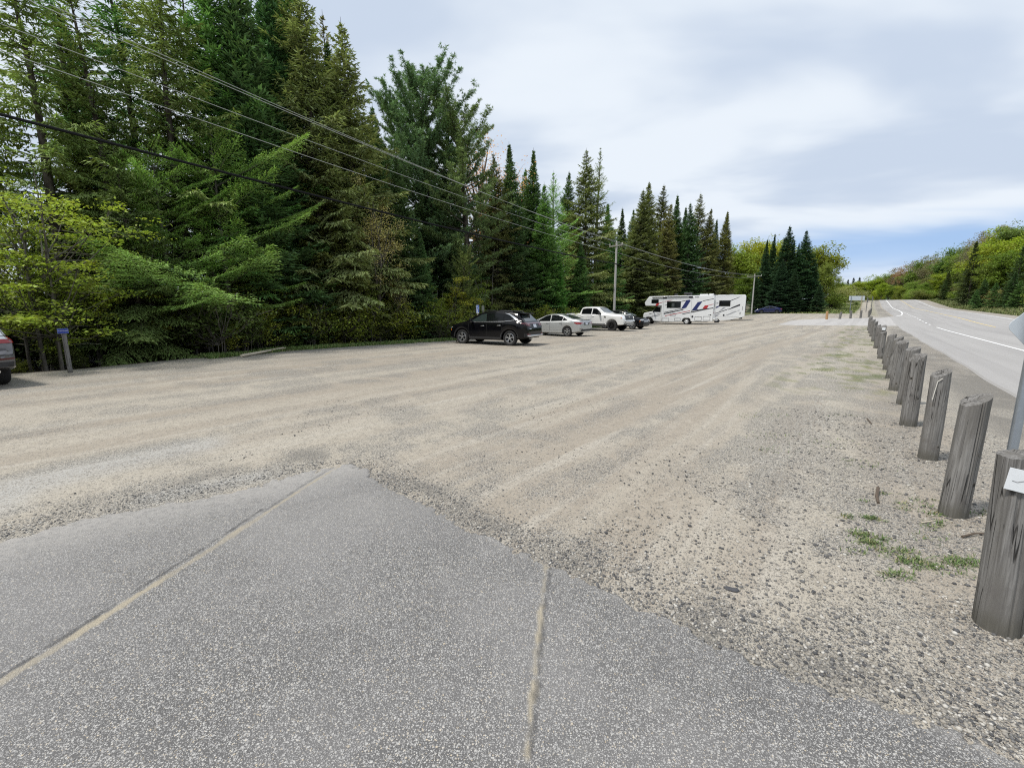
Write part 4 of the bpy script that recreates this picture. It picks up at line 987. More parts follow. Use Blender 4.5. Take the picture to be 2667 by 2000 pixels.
def sedan(name, label, loc, rz, paint, fast=False):
    P = dict(W=.90, WR=.60, sill=.22, zb=.18, arches=[(1.36, .32, .375), (-1.34, .32, .375)], plan=PLAN(-2.28, 2.29),
        low=[(-2.28, .36), (-1.9, .28), (-1.2, .22), (2.0, .22), (2.29, .26)],
        top=[(-2.28, .60), (-2.27, .82), (-2.235, .98), (-2.19, 1.04), (-2.05, 1.055), (-1.72, 1.09), (-1.2, 1.27), (-.75, 1.39), (-.3, 1.435), (.1, 1.43), (.45, 1.36), (.85, 1.18), (1.2, 1.01), (1.32, .965), (1.8, .88), (2.1, .79), (2.24, .68), (2.29, .5)],
        belt=[(-2.28, .97), (-1.7, .985), (-1.2, .97), (.9, .90), (1.3, .87), (2.29, .66)])
    if fast: P['top'] = [(-2.28, .58), (-2.27, .80), (-2.23, 1.0), (-2.15, 1.045), (-1.75, 1.13), (-1.2, 1.30), (-.6, 1.42), (-.1, 1.445), (.2, 1.42), (.55, 1.32), (1.0, 1.12), (1.32, .96), (1.8, .87), (2.1, .78), (2.24, .66), (2.29, .5)]
    c = Car(name, label, 'car', loc, rz, P, paint); c.wheels('ten', rim=RIM if not fast else simple("grey_rim", (.12,.12,.13), .4, .6))
    c.both('window', [(1.02, .945), (.85, 1.04), (.36, 1.305), (.02, 1.365), (-.02, .965)], GLASS)
    c.both('window', [(-.08, .97), (-.05, 1.365), (-.42, 1.365), (-.85, 1.265), (-.95, 1.225), (-.92, 1.0)], GLASS)
    c.both('window', [(-.97, 1.01), (-.99, 1.215), (-1.30, 1.085), (-1.34, 1.05)], GLASS)
    for side in 'LR': c.line('window_trim', side, [(-1.38, 1.04), (-.9, 1.265), (-.4, 1.385), (.02, 1.385), (.38, 1.325), (.88, 1.05)], .016, CHROME, .012)
    c.patch('windscreen', 'T', [(.50, -.55), (.50, .55), (1.12, .68), (1.20, 0), (1.12, -.68)], GLASS_L)
    c.patch('rear_window', 'T', [(-.82, -.50), (-.82, .50), (-1.60, .60), (-1.66, 0), (-1.60, -.60)], GLASS_L, off=.01)
    for q in (1, -1):
        c.patch('taillight', 'B', [(q*.40, .84), (q*.80, .78), (q*.86, .90), (q*.42, .93)], RED_L, off=.014)
        c.patch('reversing_light', 'B', [(q*.44, .855), (q*.66, .82), (q*.66, .86), (q*.44, .885)], CLEAR_L, off=.022)
        c.patch('taillight', 'L' if q > 0 else 'R', [(-2.24, .80), (-2.20, .92), (-1.88, .91), (-1.86, .88), (-2.06, .80)], RED_L, off=.012)
        c.patch('headlight', 'F', [(q*.5, .68), (q*.76, .66), (q*.78, .74), (q*.5, .74)], CLEAR_L, off=.012)
        c.patch('rear_reflector', 'B', [(q*.50, .50), (q*.80, .51), (q*.80, .53), (q*.50, .52)], RED_D, off=.014)
    c.patch('licence_plate', 'B', [(-.15, .76), (.15, .76), (.15, .885), (-.15, .885)], PLATE_W, off=.016)
    c.patch('boot_recess_shade', 'B', [(-.34, .74), (.34, .74), (.30, .91), (-.30, .91)], simple("recess_shade_paint", (.10,.10,.11), .5), off=.010)  # flat dark patch paints the shade of a plate recess
    MB().box((-2.14, 0, 1.065), (.20, 1.30, .035), (0, R(9), 0), .014).build('boot_lip', paint, c.r, True)
    c.patch('rear_diffuser', 'B', [(-.74, .36), (.74, .36), (.66, .48), (-.66, .48)], PLAST, off=.016)
    c.line('door_seam', 'L', [(1.02, .40), (1.0, .92)], .012, SEAM); c.line('door_seam', 'L', [(-.05, .34), (-.05, .97)], .012, SEAM); c.line('door_seam', 'L', [(-.98, .66), (-.90, .90), (-.97, 1.0)], .012, SEAM)
    c.handle(.16, .845, paint, .22); c.handle(-.86, .87, paint, .22); c.mirror(.86, 1.0, paint)
    c.line('lower_crease_shade', 'L', [(-.95, .42), (.95, .38)], .014, simple("crease_shade", tuple(.6*v for v in (.6,.62,.62)), .4))  # crease shading drawn as a flat line darker than the silver paint
    p = c.cast('T', -.85, 0, 0); MB().box((p.x, 0, p.z+.03), (.16, .03, .055), (0, R(-18), 0), .012).build('roof_antenna', paint, c.r, True)
    return c
A2 = R(180-38); loc = wheel_center_loc(1478, 876.6, -1.34, .78, A2)
c = sedan('parked_sedan', 'silver sedan with red taillights parked nose to the forest beside the white pickup', loc, A2, SILVER_P)

def pickup():
    A = R(-40); loc = wheel_center_loc(1594, 862.5, 1.84, -.88, A)
    P = dict(W=1.0, WR=.76, sill=.52, zb=.42, arches=[(1.84, .42, .53), (-1.84, .42, .53)], plan=[(-2.95, .95), (-2.85, .985), (-2.5, 1.0), (2.2, 1.0), (2.62, .98), (2.82, .92), (2.92, .80)],
        low=[(-2.95, .62), (-2.3, .52), (2.3, .50), (2.92, .55)],
        top=[(-2.95, .8), (-2.945, 1.40), (-1.22, 1.42), (-1.19, 1.45), (-1.10, 1.80), (-1.02, 1.90), (-.85, 1.945), (-.2, 1.965), (.30, 1.94), (.46, 1.90), (.58, 1.84), (1.02, 1.52), (1.14, 1.44), (1.3, 1.41), (2.2, 1.35), (2.66, 1.29), (2.80, 1.22), (2.86, 1.05), (2.92, .75)],
        belt=[(-2.95, 1.34), (-1.2, 1.34), (.9, 1.31), (1.3, 1.29), (2.6, 1.20), (2.92, 1.0)])
    c = Car('pickup_truck', 'white crew cab pickup truck with black wheels facing the lot beside the silver sedan', 'pickup truck', loc, A, P, WHITE_C)
    c.wheels('six', rim=RIM_D, tw=.28, inset=.0, rimr=.26)
    c.both('window', [(.88, 1.335), (.70, 1.52), (.36, 1.79), (.02, 1.82), (-.02, 1.345), (.30, 1.345), (.42, 1.31), (.60, 1.31)], GLASS)
    c.both('window', [(-.10, 1.345), (-.06, 1.82), (-.55, 1.82), (-.93, 1.79), (-1.0, 1.70), (-1.02, 1.345)], GLASS)
    c.patch('windscreen', 'T', [(.52, -.66), (.52, .66), (1.02, .78), (1.10, 0), (1.02, -.78)], GLASS_L)
    c.patch('bed_cover', 'T', [(-2.85, -.84), (-2.85, .84), (-1.28, .84), (-1.28, -.84)], PLAST, off=.03)
    c.patch('grille', 'F', [(-.68, .90), (.68, .90), (.70, 1.27), (-.70, 1.27)], simple("black_grille", (.012,.012,.014), .35), off=.02)
    for z in (.99, 1.08, 1.17): c.patch('grille_bar', 'F', [(-.66, z), (.66, z), (.66, z+.025), (-.66, z+.025)], simple("grille_bar_black", (.03,.03,.032), .3), off=.03)
    bm_ = MB().lathe([(.001, 0), (.055, 0), (.055, .01), (.001, .012)], 16); pp = c.cast('F', 0, 1.13, .035); bm_.xf(Matrix.Translation(pp) @ Matrix.Diagonal((1, 2.0, 1, 1)) @ Matrix.Rotation(-math.pi/2, 4, 'Z')); bm_.build('grille_emblem', CHROME, c.r, True)
    for q in (1, -1):
        sd = 'L' if q > 0 else 'R'
        c.patch('headlight', 'F', [(q*.71, .98), (q*.92, .97), (q*.94, 1.22), (q*.71, 1.23)], CLEAR_L, off=.016)
        c.patch('headlight', sd, [(2.60, 1.0), (2.78, .98), (2.74, 1.21), (2.56, 1.23), (2.52, 1.12)], CLEAR_L, off=.014)
        c.patch('turn_signal', sd, [(2.62, 1.03), (2.70, 1.02), (2.66, 1.18), (2.60, 1.19)], AMBER, off=.02)
        c.patch('fender_vent', sd, [(1.22, 1.02), (1.28, 1.06), (1.30, 1.17), (1.16, 1.21), (1.14, 1.18), (1.24, 1.14)], PLAST, off=.014)
        c.patch('fog_light', 'F', [(q*.62, .70), (q*.80, .70), (q*.80, .78), (q*.62, .78)], PLAST, off=.02)
        c.patch('rocker_shadow', sd, [(-1.28, .53), (1.28, .53), (1.28, .58), (-1.28, .58)], PLAST, off=.01)
        MB().tube([(-1.2, q*.98, .44), (1.2, q*.98, .44)], .055, 8).build('running_board', PLAST, c.r, True)
    c.patch('front_bumper', 'F', [(-.86, .76), (.86, .76), (.88, .87), (-.88, .87)], WHITE_C, off=.05, thick=.03)
    MB().box((2.80, 0, .60), (.24, 1.70, .20), None, .05).build('lower_bumper', PLAST, c.r, True)
    for q in (.55, -.55): MB().tube([(2.90, q, .63), (2.97, q, .63), (2.97, q*.8, .64), (2.90, q*.8, .64)], .02, 6).build('tow_hook', simple("tow_hook_metal", (.5,.5,.5), .4, .5), c.r, True)
    c.patch('licence_plate', 'F', [(-.16, .72), (.16, .72), (.16, .84), (-.16, .84)], PLATE_W, off=.07)
    for sd in 'LR':
        c.line('door_seam', sd, [(1.08, .60), (1.06, 1.30)], .012, SEAM); c.line('door_seam', sd, [(-.06, .60), (-.05, 1.34)], .012, SEAM); c.line('door_seam', sd, [(-1.14, .62), (-1.10, 1.34)], .014, SEAM)
    c.arch_trim(WHITE_C, .05, .02); c.handle(.12, 1.16, WHITE_C, .24); c.handle(-.90, 1.17, WHITE_C, .24)
    for q in (1, -1): MB().box((.74, q*1.13, 1.40), (.14, .22, .22), (0, 0, q*.1), .04).box((.76, q*1.02, 1.36), (.07, .14, .06)).build('wing_mirror', PLAST, c.r, True)
pickup()
A3 = R(-41); loc = wheel_center_loc(1647, 857.6, 1.40, -.80, A3)
crossover('parked_crossover', 'dark crossover with a chrome grille half hidden behind the white pickup truck', loc, A3, BLACK_P, True, True)
x, y, _ = dpt(2000, 812, 88.5)
c = sedan('parked_fastback', 'small far blue fastback car parked against the dark spruces at the end of the lot', (x, y, hxy(x, y)), R(180-16), BLUE_P, True)

def grey_suv():
    A = R(151); loc = wheel_center_loc(8, 1000, -1.30, -.79, A)
    P = dict(W=.91, WR=.68, sill=.30, zb=.25, arches=[(1.32, .36, .42), (-1.30, .36, .42)], plan=[(-2.28, .84), (-2.22, .93), (-2.05, .985), (-1.8, 1.0), (1.4, 1.0), (1.9, .93), (2.2, .82), (2.28, .68)],
        low=[(-2.28, .46), (-1.9, .38), (-1.2, .30), (2.0, .30), (2.28, .34)],
        top=[(-2.28, .60), (-2.275, .74), (-2.22, .80), (-2.13, .86), (-2.12, 1.02), (-2.06, 1.18), (-1.96, 1.42), (-1.86, 1.58), (-1.7, 1.64), (-1.0, 1.68), (-.2, 1.68), (.3, 1.62), (.6, 1.48), (1.2, 1.10), (1.35, 1.06), (2.0, .96), (2.2, .84), (2.28, .6)],
        belt=[(-2.3, .72), (-2.15, .82), (-2.05, 1.08), (-1.2, 1.08), (.9, 1.02), (1.3, .99), (2.28, .72)])
    c = Car('parked_wagon', 'grey sport utility car with tall white and red taillight cut by the left picture edge', 'car', loc, A, P, GREY_P); c.wheels('five')
    c.both('window', [(.95, 1.07), (.34, 1.48), (-.02, 1.54), (-.05, 1.09)], GLASS); c.both('window', [(-.12, 1.09), (-.09, 1.55), (-.9, 1.54), (-.95, 1.11)], GLASS); c.both('window', [(-1.0, 1.12), (-1.0, 1.52), (-1.35, 1.46), (-1.62, 1.18)], GLASS)
    c.patch('rear_window', 'B', [(-.62, 1.14), (.62, 1.14), (.52, 1.52), (-.52, 1.52)], GLASS_L, off=.012)
    for q in (1, -1):
        sd = 'L' if q > 0 else 'R'
        c.patch('taillight', 'B', [(q*.64, 1.50), (q*.72, 1.50), (q*.69, 1.57), (q*.60, 1.57)], RED_L, off=.02)
        c.patch('taillight', 'B', [(q*.67, 1.14), (q*.875, 1.14), (q*.77, 1.46), (q*.63, 1.46)], CLEAR_L, off=.02)
        c.patch('taillight', 'B', [(q*.66, .98), (q*.885, .98), (q*.875, 1.07), (q*.66, 1.07)], RED_L, off=.022)
        c.patch('taillight', 'B', [(q*.66, 1.07), (q*.875, 1.07), (q*.87, 1.125), (q*.66, 1.125)], CLEAR_L, off=.022)
        c.line('taillight_rim', 'B', [(q*.65, .98), (q*.65, 1.14), (q*.61, 1.47)], .03, RED_L, .026)
        c.patch('taillight', sd, [(-2.14, .98), (-1.98, .98), (-1.96, 1.12), (-2.08, 1.12)], RED_L, off=.02)
        c.patch('taillight', sd, [(-2.08, 1.14), (-1.98, 1.14), (-1.88, 1.44), (-1.95, 1.44)], CLEAR_L, off=.02)
        c.patch('rear_reflector', 'B', [(q*.52, .62), (q*.84, .635), (q*.84, .67), (q*.52, .655)], RED_D, off=.022)
        MB().tube([(-1.4, q*.62, 1.66), (-1.3, q*.62, 1.72), (.1, q*.62, 1.71), (.3, q*.62, 1.64)], .018, 8).build('roof_rail', CHROME, c.r, True)
    c.patch('lower_bumper', 'B', [(-.86, .47), (.86, .47), (.88, .58), (-.88, .58)], PLAST, off=.014)
    c.patch('bumper_strip', 'B', [(-.88, .715), (.88, .715), (.88, .745), (-.88, .745)], simple("bumper_groove", (.04,.04,.042), .6), off=.012)
    c.patch('licence_plate', 'B', [(-.16, .86), (.16, .86), (.16, 1.0), (-.16, 1.0)], PLATE_W, off=.03)
    MB().tube([(-2.1, -.55, .40), (-2.3, -.55, .38)], .04, 10).build('exhaust_pipe', CHROME, c.r, True); c.handle(.1, .95, GREY_P); c.handle(-.85, .98, GREY_P); c.mirror(.82, 1.12, GREY_P)
grey_suv()

# ---------------------------------------------------------------- motorhomes
RV_W = car_paint("motorhome_white", (.76,.775,.79), .35, 0, .5, .51); NAVY = simple("navy_stripe", (.012,.022,.12), .4); BLKS = simple("black_stripe", (.018,.018,.025), .4); REDS = simple("red_stripe", (.42,.025,.03), .4); GREYS = simple("grey_stripe", (.36,.37,.40), .4); SEAMG = simple("panel_seam", (.30,.31,.33), .6)
class RV:
    """side drawings are in enlarged-photograph pixels; sx/sz turn them into metres along the vehicle"""
    def __init__(s, name, label, px, py, A, kx, kz, x_ref, z_ref, W):
        loc = gpt(px, py); s.A = A; s.kx, s.kz, s.xr, s.zr, s.W = kx, kz, x_ref, z_ref, W
        c, sn = math.cos(A), math.sin(A); s.r = empty(name, (loc[0]-(-(W-.12)*-1)*0, loc[1], 0), A); tag(s.r, label, 'motorhome', 'motorhomes parked at the end of the lot')
        # wheel contact is on the near (left) side
        yw = W-.16; s.r.location = (loc[0]+yw*sn, loc[1]-yw*c, 0)
    def p(s, a, b): return ((s.xr-a)*s.kx, (s.zr-b)*s.kz)
    def P(s, pts): return [s.p(*q) for q in pts]
    def prism(s, name, pts, w, mat, parent=None, bevel=.04, y0=None): return MB().prism(s.P(pts), -w if y0 is None else y0, w).build(name, mat, parent or s.r, True, 35, bevel)
    def dec(s, name, pts, mat, lift=.004, w=None, parent=None, t=.006):
        w = s.W if w is None else w
        for q in (1, -1):
            P = s.P(pts); ya, yb = (w+lift, w+lift+t) if q > 0 else (-w-lift-t, -w-lift)
            MB().prism(P, ya, yb).build(name, mat, parent or s.r)
    def frame(s, name, x0, y0, x1, y1, mat, th=4, lift=.005):
        for q in (1, -1):
            m = MB(); w0 = s.W+lift
            for a in ([(x0, y0), (x1, y0), (x1, y0+th), (x0, y0+th)], [(x0, y1-th), (x1, y1-th), (x1, y1), (x0, y1)], [(x0, y0+th), (x0+th, y0+th), (x0+th, y1-th), (x0, y1-th)], [(x1-th, y0+th), (x1, y0+th), (x1, y1-th), (x1-th, y1-th)]):
                P = s.P(a); m.prism(P, q*w0, q*(w0+.008))
            m.build(name, mat, s.r)
    def wheel(s, px, r, dual=False):
        x = s.p(px, 0)[0]; tw = .24
        for q in (1, -1):
            M = Matrix.Translation((x, q*(s.W-.16), r)) @ (Matrix.Rotation(math.pi, 4, 'Z') if q < 0 else Matrix()); ri = r*.58
            t = MB().lathe([(ri, -tw/2+.02), (ri+.03, -tw/2), (r*.95, -tw/2), (r, -tw*.3), (r, tw*.3), (r*.95, tw/2), (ri+.03, tw/2), (ri, tw/2-.02)], 32).build('wheel', RUBBER, s.r, True, 45); t.matrix_local = M
            MB().lathe([(ri, tw/2-.012), (ri*.88, tw/2), (ri*.70, tw/2-.05), (ri*.5, tw/2-.06), (ri*.42, tw/2-.01), (ri*.22, tw/2+.02), (.001, tw/2+.02)], 28).build('rim', simple("white_steel_wheel", (.72,.73,.74), .4, .2), t, True, 40)
            m = MB()
            for k in range(8): a = k*math.pi/4; m.lathe([(.001, .004), (ri*.09, 0)], 8, Matrix.Translation((ri*.72*math.cos(a), tw/2-.035, ri*.72*math.sin(a))))
            m.build('rim_hole', DARK, t)
            if dual: MB().lathe([(ri, -tw/2), (r*.95, -tw/2), (r, 0), (r*.95, tw/2), (ri, tw/2)], 28).build('inner_tyre', RUBBER, t, True).location = (0, -tw*1.15, 0)
def rounded(x0, y0, x1, y1, r=8, n=4):
    P = []
    for cx_, cy_, a0 in ((x1-r, y1-r, 0), (x0+r, y1-r, 90), (x0+r, y0+r, 180), (x1-r, y0+r, 270)):
        for k in range(n+1): a = R(a0+90*k/n); P.append((cx_+r*math.cos(a), cy_+r*math.sin(a)))
    return P
def motorhome_one():
    v = RV('motorhome', 'white motorhome with blue and red slanted stripes, the nearer of the two', 1687.8, 843.8, R(180-29), .0061, .00632, 205, 695, 1.20)
    house = [(125, 292), (142, 352), (452, 352), (452, 648), (800, 652), (842, 640), (850, 600), (885, 575), (965, 575), (992, 600), (1000, 640), (1385, 632), (1385, 166), (215, 175), (195, 190)]
    v.prism('house_body', house, 1.20, RV_W, bevel=.05)
    cab = [(112, 640), (100, 585), (106, 500), (124, 484), (280, 452), (300, 430), (375, 362), (460, 362), (460, 652), (300, 640), (282, 600), (250, 570), (205, 560), (165, 572), (142, 600), (135, 640)]
    cb = v.prism('cab', cab, 1.0, RV_W, bevel=.09)
    v.dec('cab_window', [(284, 465), (318, 418), (345, 375), (430, 372), (434, 470)], GLASS, .004, 1.0)
    v.dec('door_seam', [(446, 470), (449, 470), (449, 640), (446, 640)], SEAMG, .002, 1.0); v.dec('door_seam', [(268, 470), (271, 470), (285, 600), (282, 600)], SEAMG, .002, 1.0)
    v.dec('cab_vent', [(220, 492), (260, 488), (260, 500), (220, 504)], BLKS, .004, 1.0)
    x, z = v.p(104, 545); MB().box((x+.02, 0, z+.06), (.05, 1.3, .34), None, .02).build('grille', simple("rv_grille", (.08,.08,.09), .4), v.r, True)
    for q in (.78, -.78): MB().box((x+.0, q, z+.06), (.08, .30, .24), None, .03).build('headlight', CLEAR_L, v.r, True)
    x, z = v.p(110, 625); MB().box((x, 0, z), (.22, 1.95, .22), None, .05).build('front_bumper', PLAST, v.r, True)
    MB().prism(v.P([(288, 446), (374, 360), (380, 366), (300, 452)]), -.86, .86).build('windscreen', GLASS_L, v.r)
    for q in (1, -1): x, z = v.p(300, 455); MB().box((x, q*1.18, z), (.10, .2, .30), None, .03).box((x, q*1.06, z-.05), (.05, .14, .05)).build('wing_mirror', PLAST, v.r, True)
    v.wheel(205, .37); v.wheel(925, .37, True)
    for nm, r4 in (('window', (258, 236, 390, 303)), ('window', (553, 275, 803, 390))):
        v.dec(nm, rounded(*r4), GLASS, .004); v.frame('window_frame', *[r4[0]-3, r4[1]-3, r4[2]+3, r4[3]+3], simple("window_rubber", (.015,.015,.016), .5), 5, .006)
    v.dec('window_sash', [(640, 305), (690, 305), (690, 372), (640, 372)], simple("dim_curtain", (.05,.06,.06), .6), .012)
    # stripes
    D = v.dec
    D('red_stripe', [(330, 350), (360, 300), (415, 296), (385, 350)], REDS); D('red_stripe', [(408, 300), (480, 278), (480, 284), (408, 308)], REDS); D('red_stripe', [(505, 272), (645, 246), (645, 251), (505, 279)], REDS)
    D('blue_stripe', [(820, 400), (905, 252), (962, 244), (978, 262), (905, 390), (860, 402)], NAVY); D('black_stripe', [(808, 270), (905, 252), (900, 262), (808, 280)], BLKS)
    D('black_stripe', [(515, 340), (552, 330), (552, 337), (515, 347)], BLKS)
    D('black_stripe', [(500, 472), (860, 394), (860, 402), (500, 482)], BLKS); D('black_stripe', [(500, 492), (865, 415), (850, 432), (500, 510)], BLKS); D('red_stripe', [(525, 534), (975, 440), (975, 450), (525, 545)], REDS); D('black_stripe', [(840, 500), (990, 466), (990, 478), (850, 510)], BLKS)
    D('black_stripe', [(1000, 436), (1380, 388), (1380, 398), (1000, 446)], BLKS); D('black_stripe', [(1000, 460), (1380, 385), (1380, 396), (1000, 476)], BLKS, .011)
    D('blue_stripe', [(1010, 432), (1105, 290), (1195, 270), (1180, 285), (1098, 412), (1120, 420), (1100, 432)], NAVY); D('black_stripe', [(1195, 262), (1380, 226), (1380, 234), (1195, 272)], BLKS)
    D('red_stripe', [(1195, 405), (1230, 350), (1300, 342), (1270, 405)], REDS); D('red_stripe', [(1300, 342), (1380, 322), (1380, 328), (1300, 350)], REDS)
    for q, sgn in ((1.0, 1),): D('black_stripe', [(250, 552), (420, 522), (420, 530), (250, 560)], BLKS, .004, 1.0); D('black_stripe', [(340, 512), (440, 490), (440, 496), (340, 518)], BLKS, .004, 1.0)
    MB().prism(v.P([(270, 190), (1015, 178), (1015, 190), (270, 202)]), 1.205, 1.29).build('awning', simple("awning_roll", (.035,.036,.04), .5), v.r, True)
    for a in ((470, 196, 545, 222), (945, 190, 1015, 214), (1048, 194, 1125, 206)): D('awning_bracket', rounded(*a, 4), BLKS, .004)
    for a in ((467, 580, 603, 648), (705, 578, 815, 628), (1068, 550, 1190, 622), (1216, 542, 1338, 616), (618, 490, 725, 540)): v.frame('storage_hatch', *a, simple("hatch_rubber", (.03,.03,.032), .6) if a[0] != 618 else SEAMG, 4)
    D('fuel_cap', rounded(1010, 530, 1045, 570, 15), BLKS); D('outlet', rounded(1308, 508, 1324, 526, 6), BLKS); D('outlet', rounded(1334, 506, 1354, 528, 6), BLKS)
    D('panel_seam', [(486, 230), (489, 230), (489, 650), (486, 650)], SEAMG, .002); D('panel_seam', [(996, 200), (999, 200), (999, 560), (996, 560)], SEAMG, .002)
    # roof kit
    x, z = v.p(905, 150); MB().box((x, .2, z+.12), (.85, .75, .26), None, .06).build('air_conditioner', simple("ac_black", (.03,.03,.032), .5), v.r, True)
    for px, c, w, h in ((685, PLAST, .35, .22), (1190, WHITE_L, .9, .14), (1320, WHITE_L, .5, .16), (1425-60, PLAST, .4, .1)):
        x, z = v.p(px, 165); MB().box((x, .1, z+h/2), (w, .5, h), None, .05).build('roof_vent', c, v.r, True)
    # rear wall
    x0 = v.p(1385, 0)[0]; MB().box((x0-.012, .15, v.p(0, 330)[1]), (.02, .34, .62), None, .008).build('rear_window', GLASS, v.r)
    for q in (1, -1): MB().box((x0-.02, q*1.02, v.p(0, 475)[1]), (.03, .10, .18), None, .01).build('taillight', RED_L, v.r); 
    MB().box((x0-.012, 0.55, v.p(0, 410)[1]), (.016, .22, .5)).build('rear_decal', GREYS, v.r)
    MB().box((x0-.12, 0, v.p(0, 592)[1]), (.22, 2.3, .16), None, .05).build('rear_bumper', WHITE_L, v.r, True)
    MB().box((x0-.35, .2, v.p(0, 640)[1]), (.5, .5, .22), None, .06).tube([(x0-.1, .2, v.p(0, 640)[1]), (x0-.7, .2, v.p(0, 620)[1])], .05, 8).build('tow_hitch', PLAST, v.r, True)
    MB().box((v.p(640, 0)[0], 0, .42), (4.5, 1.9, .22)).box((v.p(1100, 0)[0], 0, .42), (2.2, 1.9, .2)).box((v.p(205, 0)[0], 0, .5), (.9, 1.5, .3)).build('underbody', DARK, v.r)
motorhome_one()
def motorhome_two():
    v = RV('motorhome', 'white motorhome with black and grey stripes half hidden behind the nearer striped one', 1864, 839.0, R(180-27), .0070, .00720, 1490, 658, 1.22)
    house = [(560, 640), (1440, 645), (1448, 610), (1470, 590), (1520, 590), (1545, 612), (1552, 640), (1740, 618), (1965, 560), (1995, 545), (1995, 165), (1975, 142), (700, 150), (560, 200)]
    v.prism('house_body', house, 1.22, RV_W, bevel=.05)
    v.wheel(1494, .40, True); v.wheel(760, .40)
    v.dec('window', rounded(1532, 250, 1725, 352), GLASS, .004); v.frame('window_frame', 1528, 246, 1729, 356, simple("window_rubber2", (.015,.015,.016), .5), 5, .006)
    D = v.dec
    D('black_stripe', [(1725, 245), (1880, 182), (1880, 190), (1725, 258)], BLKS); D('black_stripe', [(1465, 490), (1690, 405), (1720, 395), (1660, 430), (1465, 500)], BLKS); D('black_stripe', [(1690, 425), (1760, 375), (1900, 312), (1900, 345)], BLKS)
    D('blue_stripe', [(1470, 370), (1540, 335), (1545, 355), (1470, 398)], NAVY); D('grey_stripe', [(1545, 440), (1610, 372), (1655, 372), (1590, 425), (1540, 450)], GREYS)
    D('grey_stripe', [(1460, 520), (1560, 485), (1490, 560), (1460, 560)], GREYS); D('grey_stripe', [(1640, 535), (1790, 460), (1860, 450), (1700, 525)], GREYS); D('grey_stripe', [(1860, 440), (1895, 415), (1895, 435)], GREYS)
    D('fuel_cap', rounded(1610, 508, 1640, 540, 6), BLKS); D('marker_plate', [(1478, 280), (1515, 280), (1515, 305), (1478, 305)], GREYS); D('panel_seam', [(1480, 168), (1920, 168), (1920, 171), (1480, 171)], SEAMG, .003)
    D('hatch_seam', [(1740, 448), (1890, 448), (1890, 450), (1740, 450)], SEAMG, .002); D('hatch_seam', [(1500, 545), (1890, 552), (1890, 555), (1500, 548)], SEAMG, .002)
    D('vent_slot', rounded(1905, 465, 1918, 510, 4), BLKS); D('vent_slot', rounded(1940, 355, 1952, 430, 4), GREYS)
    x, z = v.p(1740, 148); MB().box((x, 0, z+.07), (.6, .6, .18), None, .05).build('roof_vent', simple("vent_grey", (.10,.10,.11), .5), v.r, True)
    x, z = v.p(1560, 150); MB().box((x, 0, z+.04), (1.0, .6, .10), None, .04).build('roof_vent', WHITE_L, v.r, True)
    x0 = v.p(1995, 0)[0]; MB().box((x0-.02, 0, v.p(0, 340)[1]), (.03, 2.2, 2.2), None, .01).build('rear_panel', simple("rear_panel_dark", (.10,.10,.11), .5), v.r)
    MB().box((v.p(1925, 0)[0], 0, v.p(0, 580)[1]), (.45, 2.0, .2), None, .06).build('rear_bumper', PLAST, v.r, True)
    for q in (1, -1): MB().box((x0-.04, q*1.05, v.p(0, 450)[1]), (.03, .10, .25), None, .01).build('taillight', RED_L, v.r)
    MB().box((v.p(1100, 0)[0], 0, .48), (5, 1.9, .25)).build('underbody', DARK, v.r)
motorhome_two()
# ---------------------------------------------------------------- trees
def bark_mat(name, a, b, sc=9):
    g = G(name); p = g.oc(); f = g.noise(g.map(p, scale=(1, 1, .25)), sc, 5, .7)
    return g.set(color=g.mix(g.mr(f, .3, .7), a, b), rough=.95, spec=.1, normal=g.bump(f, .7, .03))
BARK_D, BARK_G, BARK_B = bark_mat("conifer_bark", (.035,.028,.022), (.12,.105,.09)), bark_mat("grey_bark", (.06,.055,.048), (.17,.155,.135)), bark_mat("pale_bark", (.20,.19,.17), (.42,.40,.37), 16)
def leaf_mat(name, trans=.25, rough=.65):
    """foliage colour comes from the object's own colour; tips and clumps vary"""
    g = G(name); oi = g.n('ShaderNodeObjectInfo'); geo = g.n('ShaderNodeNewGeometry')
    t = g.attr('tint'); tip = g.attr('tip'); c = oi.outputs['Color']
    n = g.noise(geo.outputs['Position'], .55, 3, .6)
    hsv = g.n('ShaderNodeHueSaturation'); g.l(c, hsv.inputs['Color'])
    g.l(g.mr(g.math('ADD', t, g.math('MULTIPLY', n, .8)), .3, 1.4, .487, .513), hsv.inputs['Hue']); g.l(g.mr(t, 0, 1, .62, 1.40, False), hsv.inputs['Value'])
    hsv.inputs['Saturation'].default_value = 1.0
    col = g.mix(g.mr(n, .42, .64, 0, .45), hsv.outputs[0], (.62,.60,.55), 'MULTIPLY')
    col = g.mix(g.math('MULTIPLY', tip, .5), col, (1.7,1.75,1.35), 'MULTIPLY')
    g.set(color=col, rough=rough, spec=.22)
    tr = g.n('ShaderNodeBsdfTranslucent'); g.l(g.mix(1.0, col, (1.15,1.2,.7), 'MULTIPLY'), tr.inputs[0])
    mx = g.n('ShaderNodeMixShader'); mx.inputs[0].default_value = trans; g.l(g.bs.outputs[0], mx.inputs[1]); g.l(tr.outputs[0], mx.inputs[2]); g.l(mx.outputs[0], g.out.inputs[0])
    return g.m
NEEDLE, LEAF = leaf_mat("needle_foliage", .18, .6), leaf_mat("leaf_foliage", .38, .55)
def nrm(v): return v/np.maximum(np.linalg.norm(v, axis=-1, keepdims=True), 1e-9)
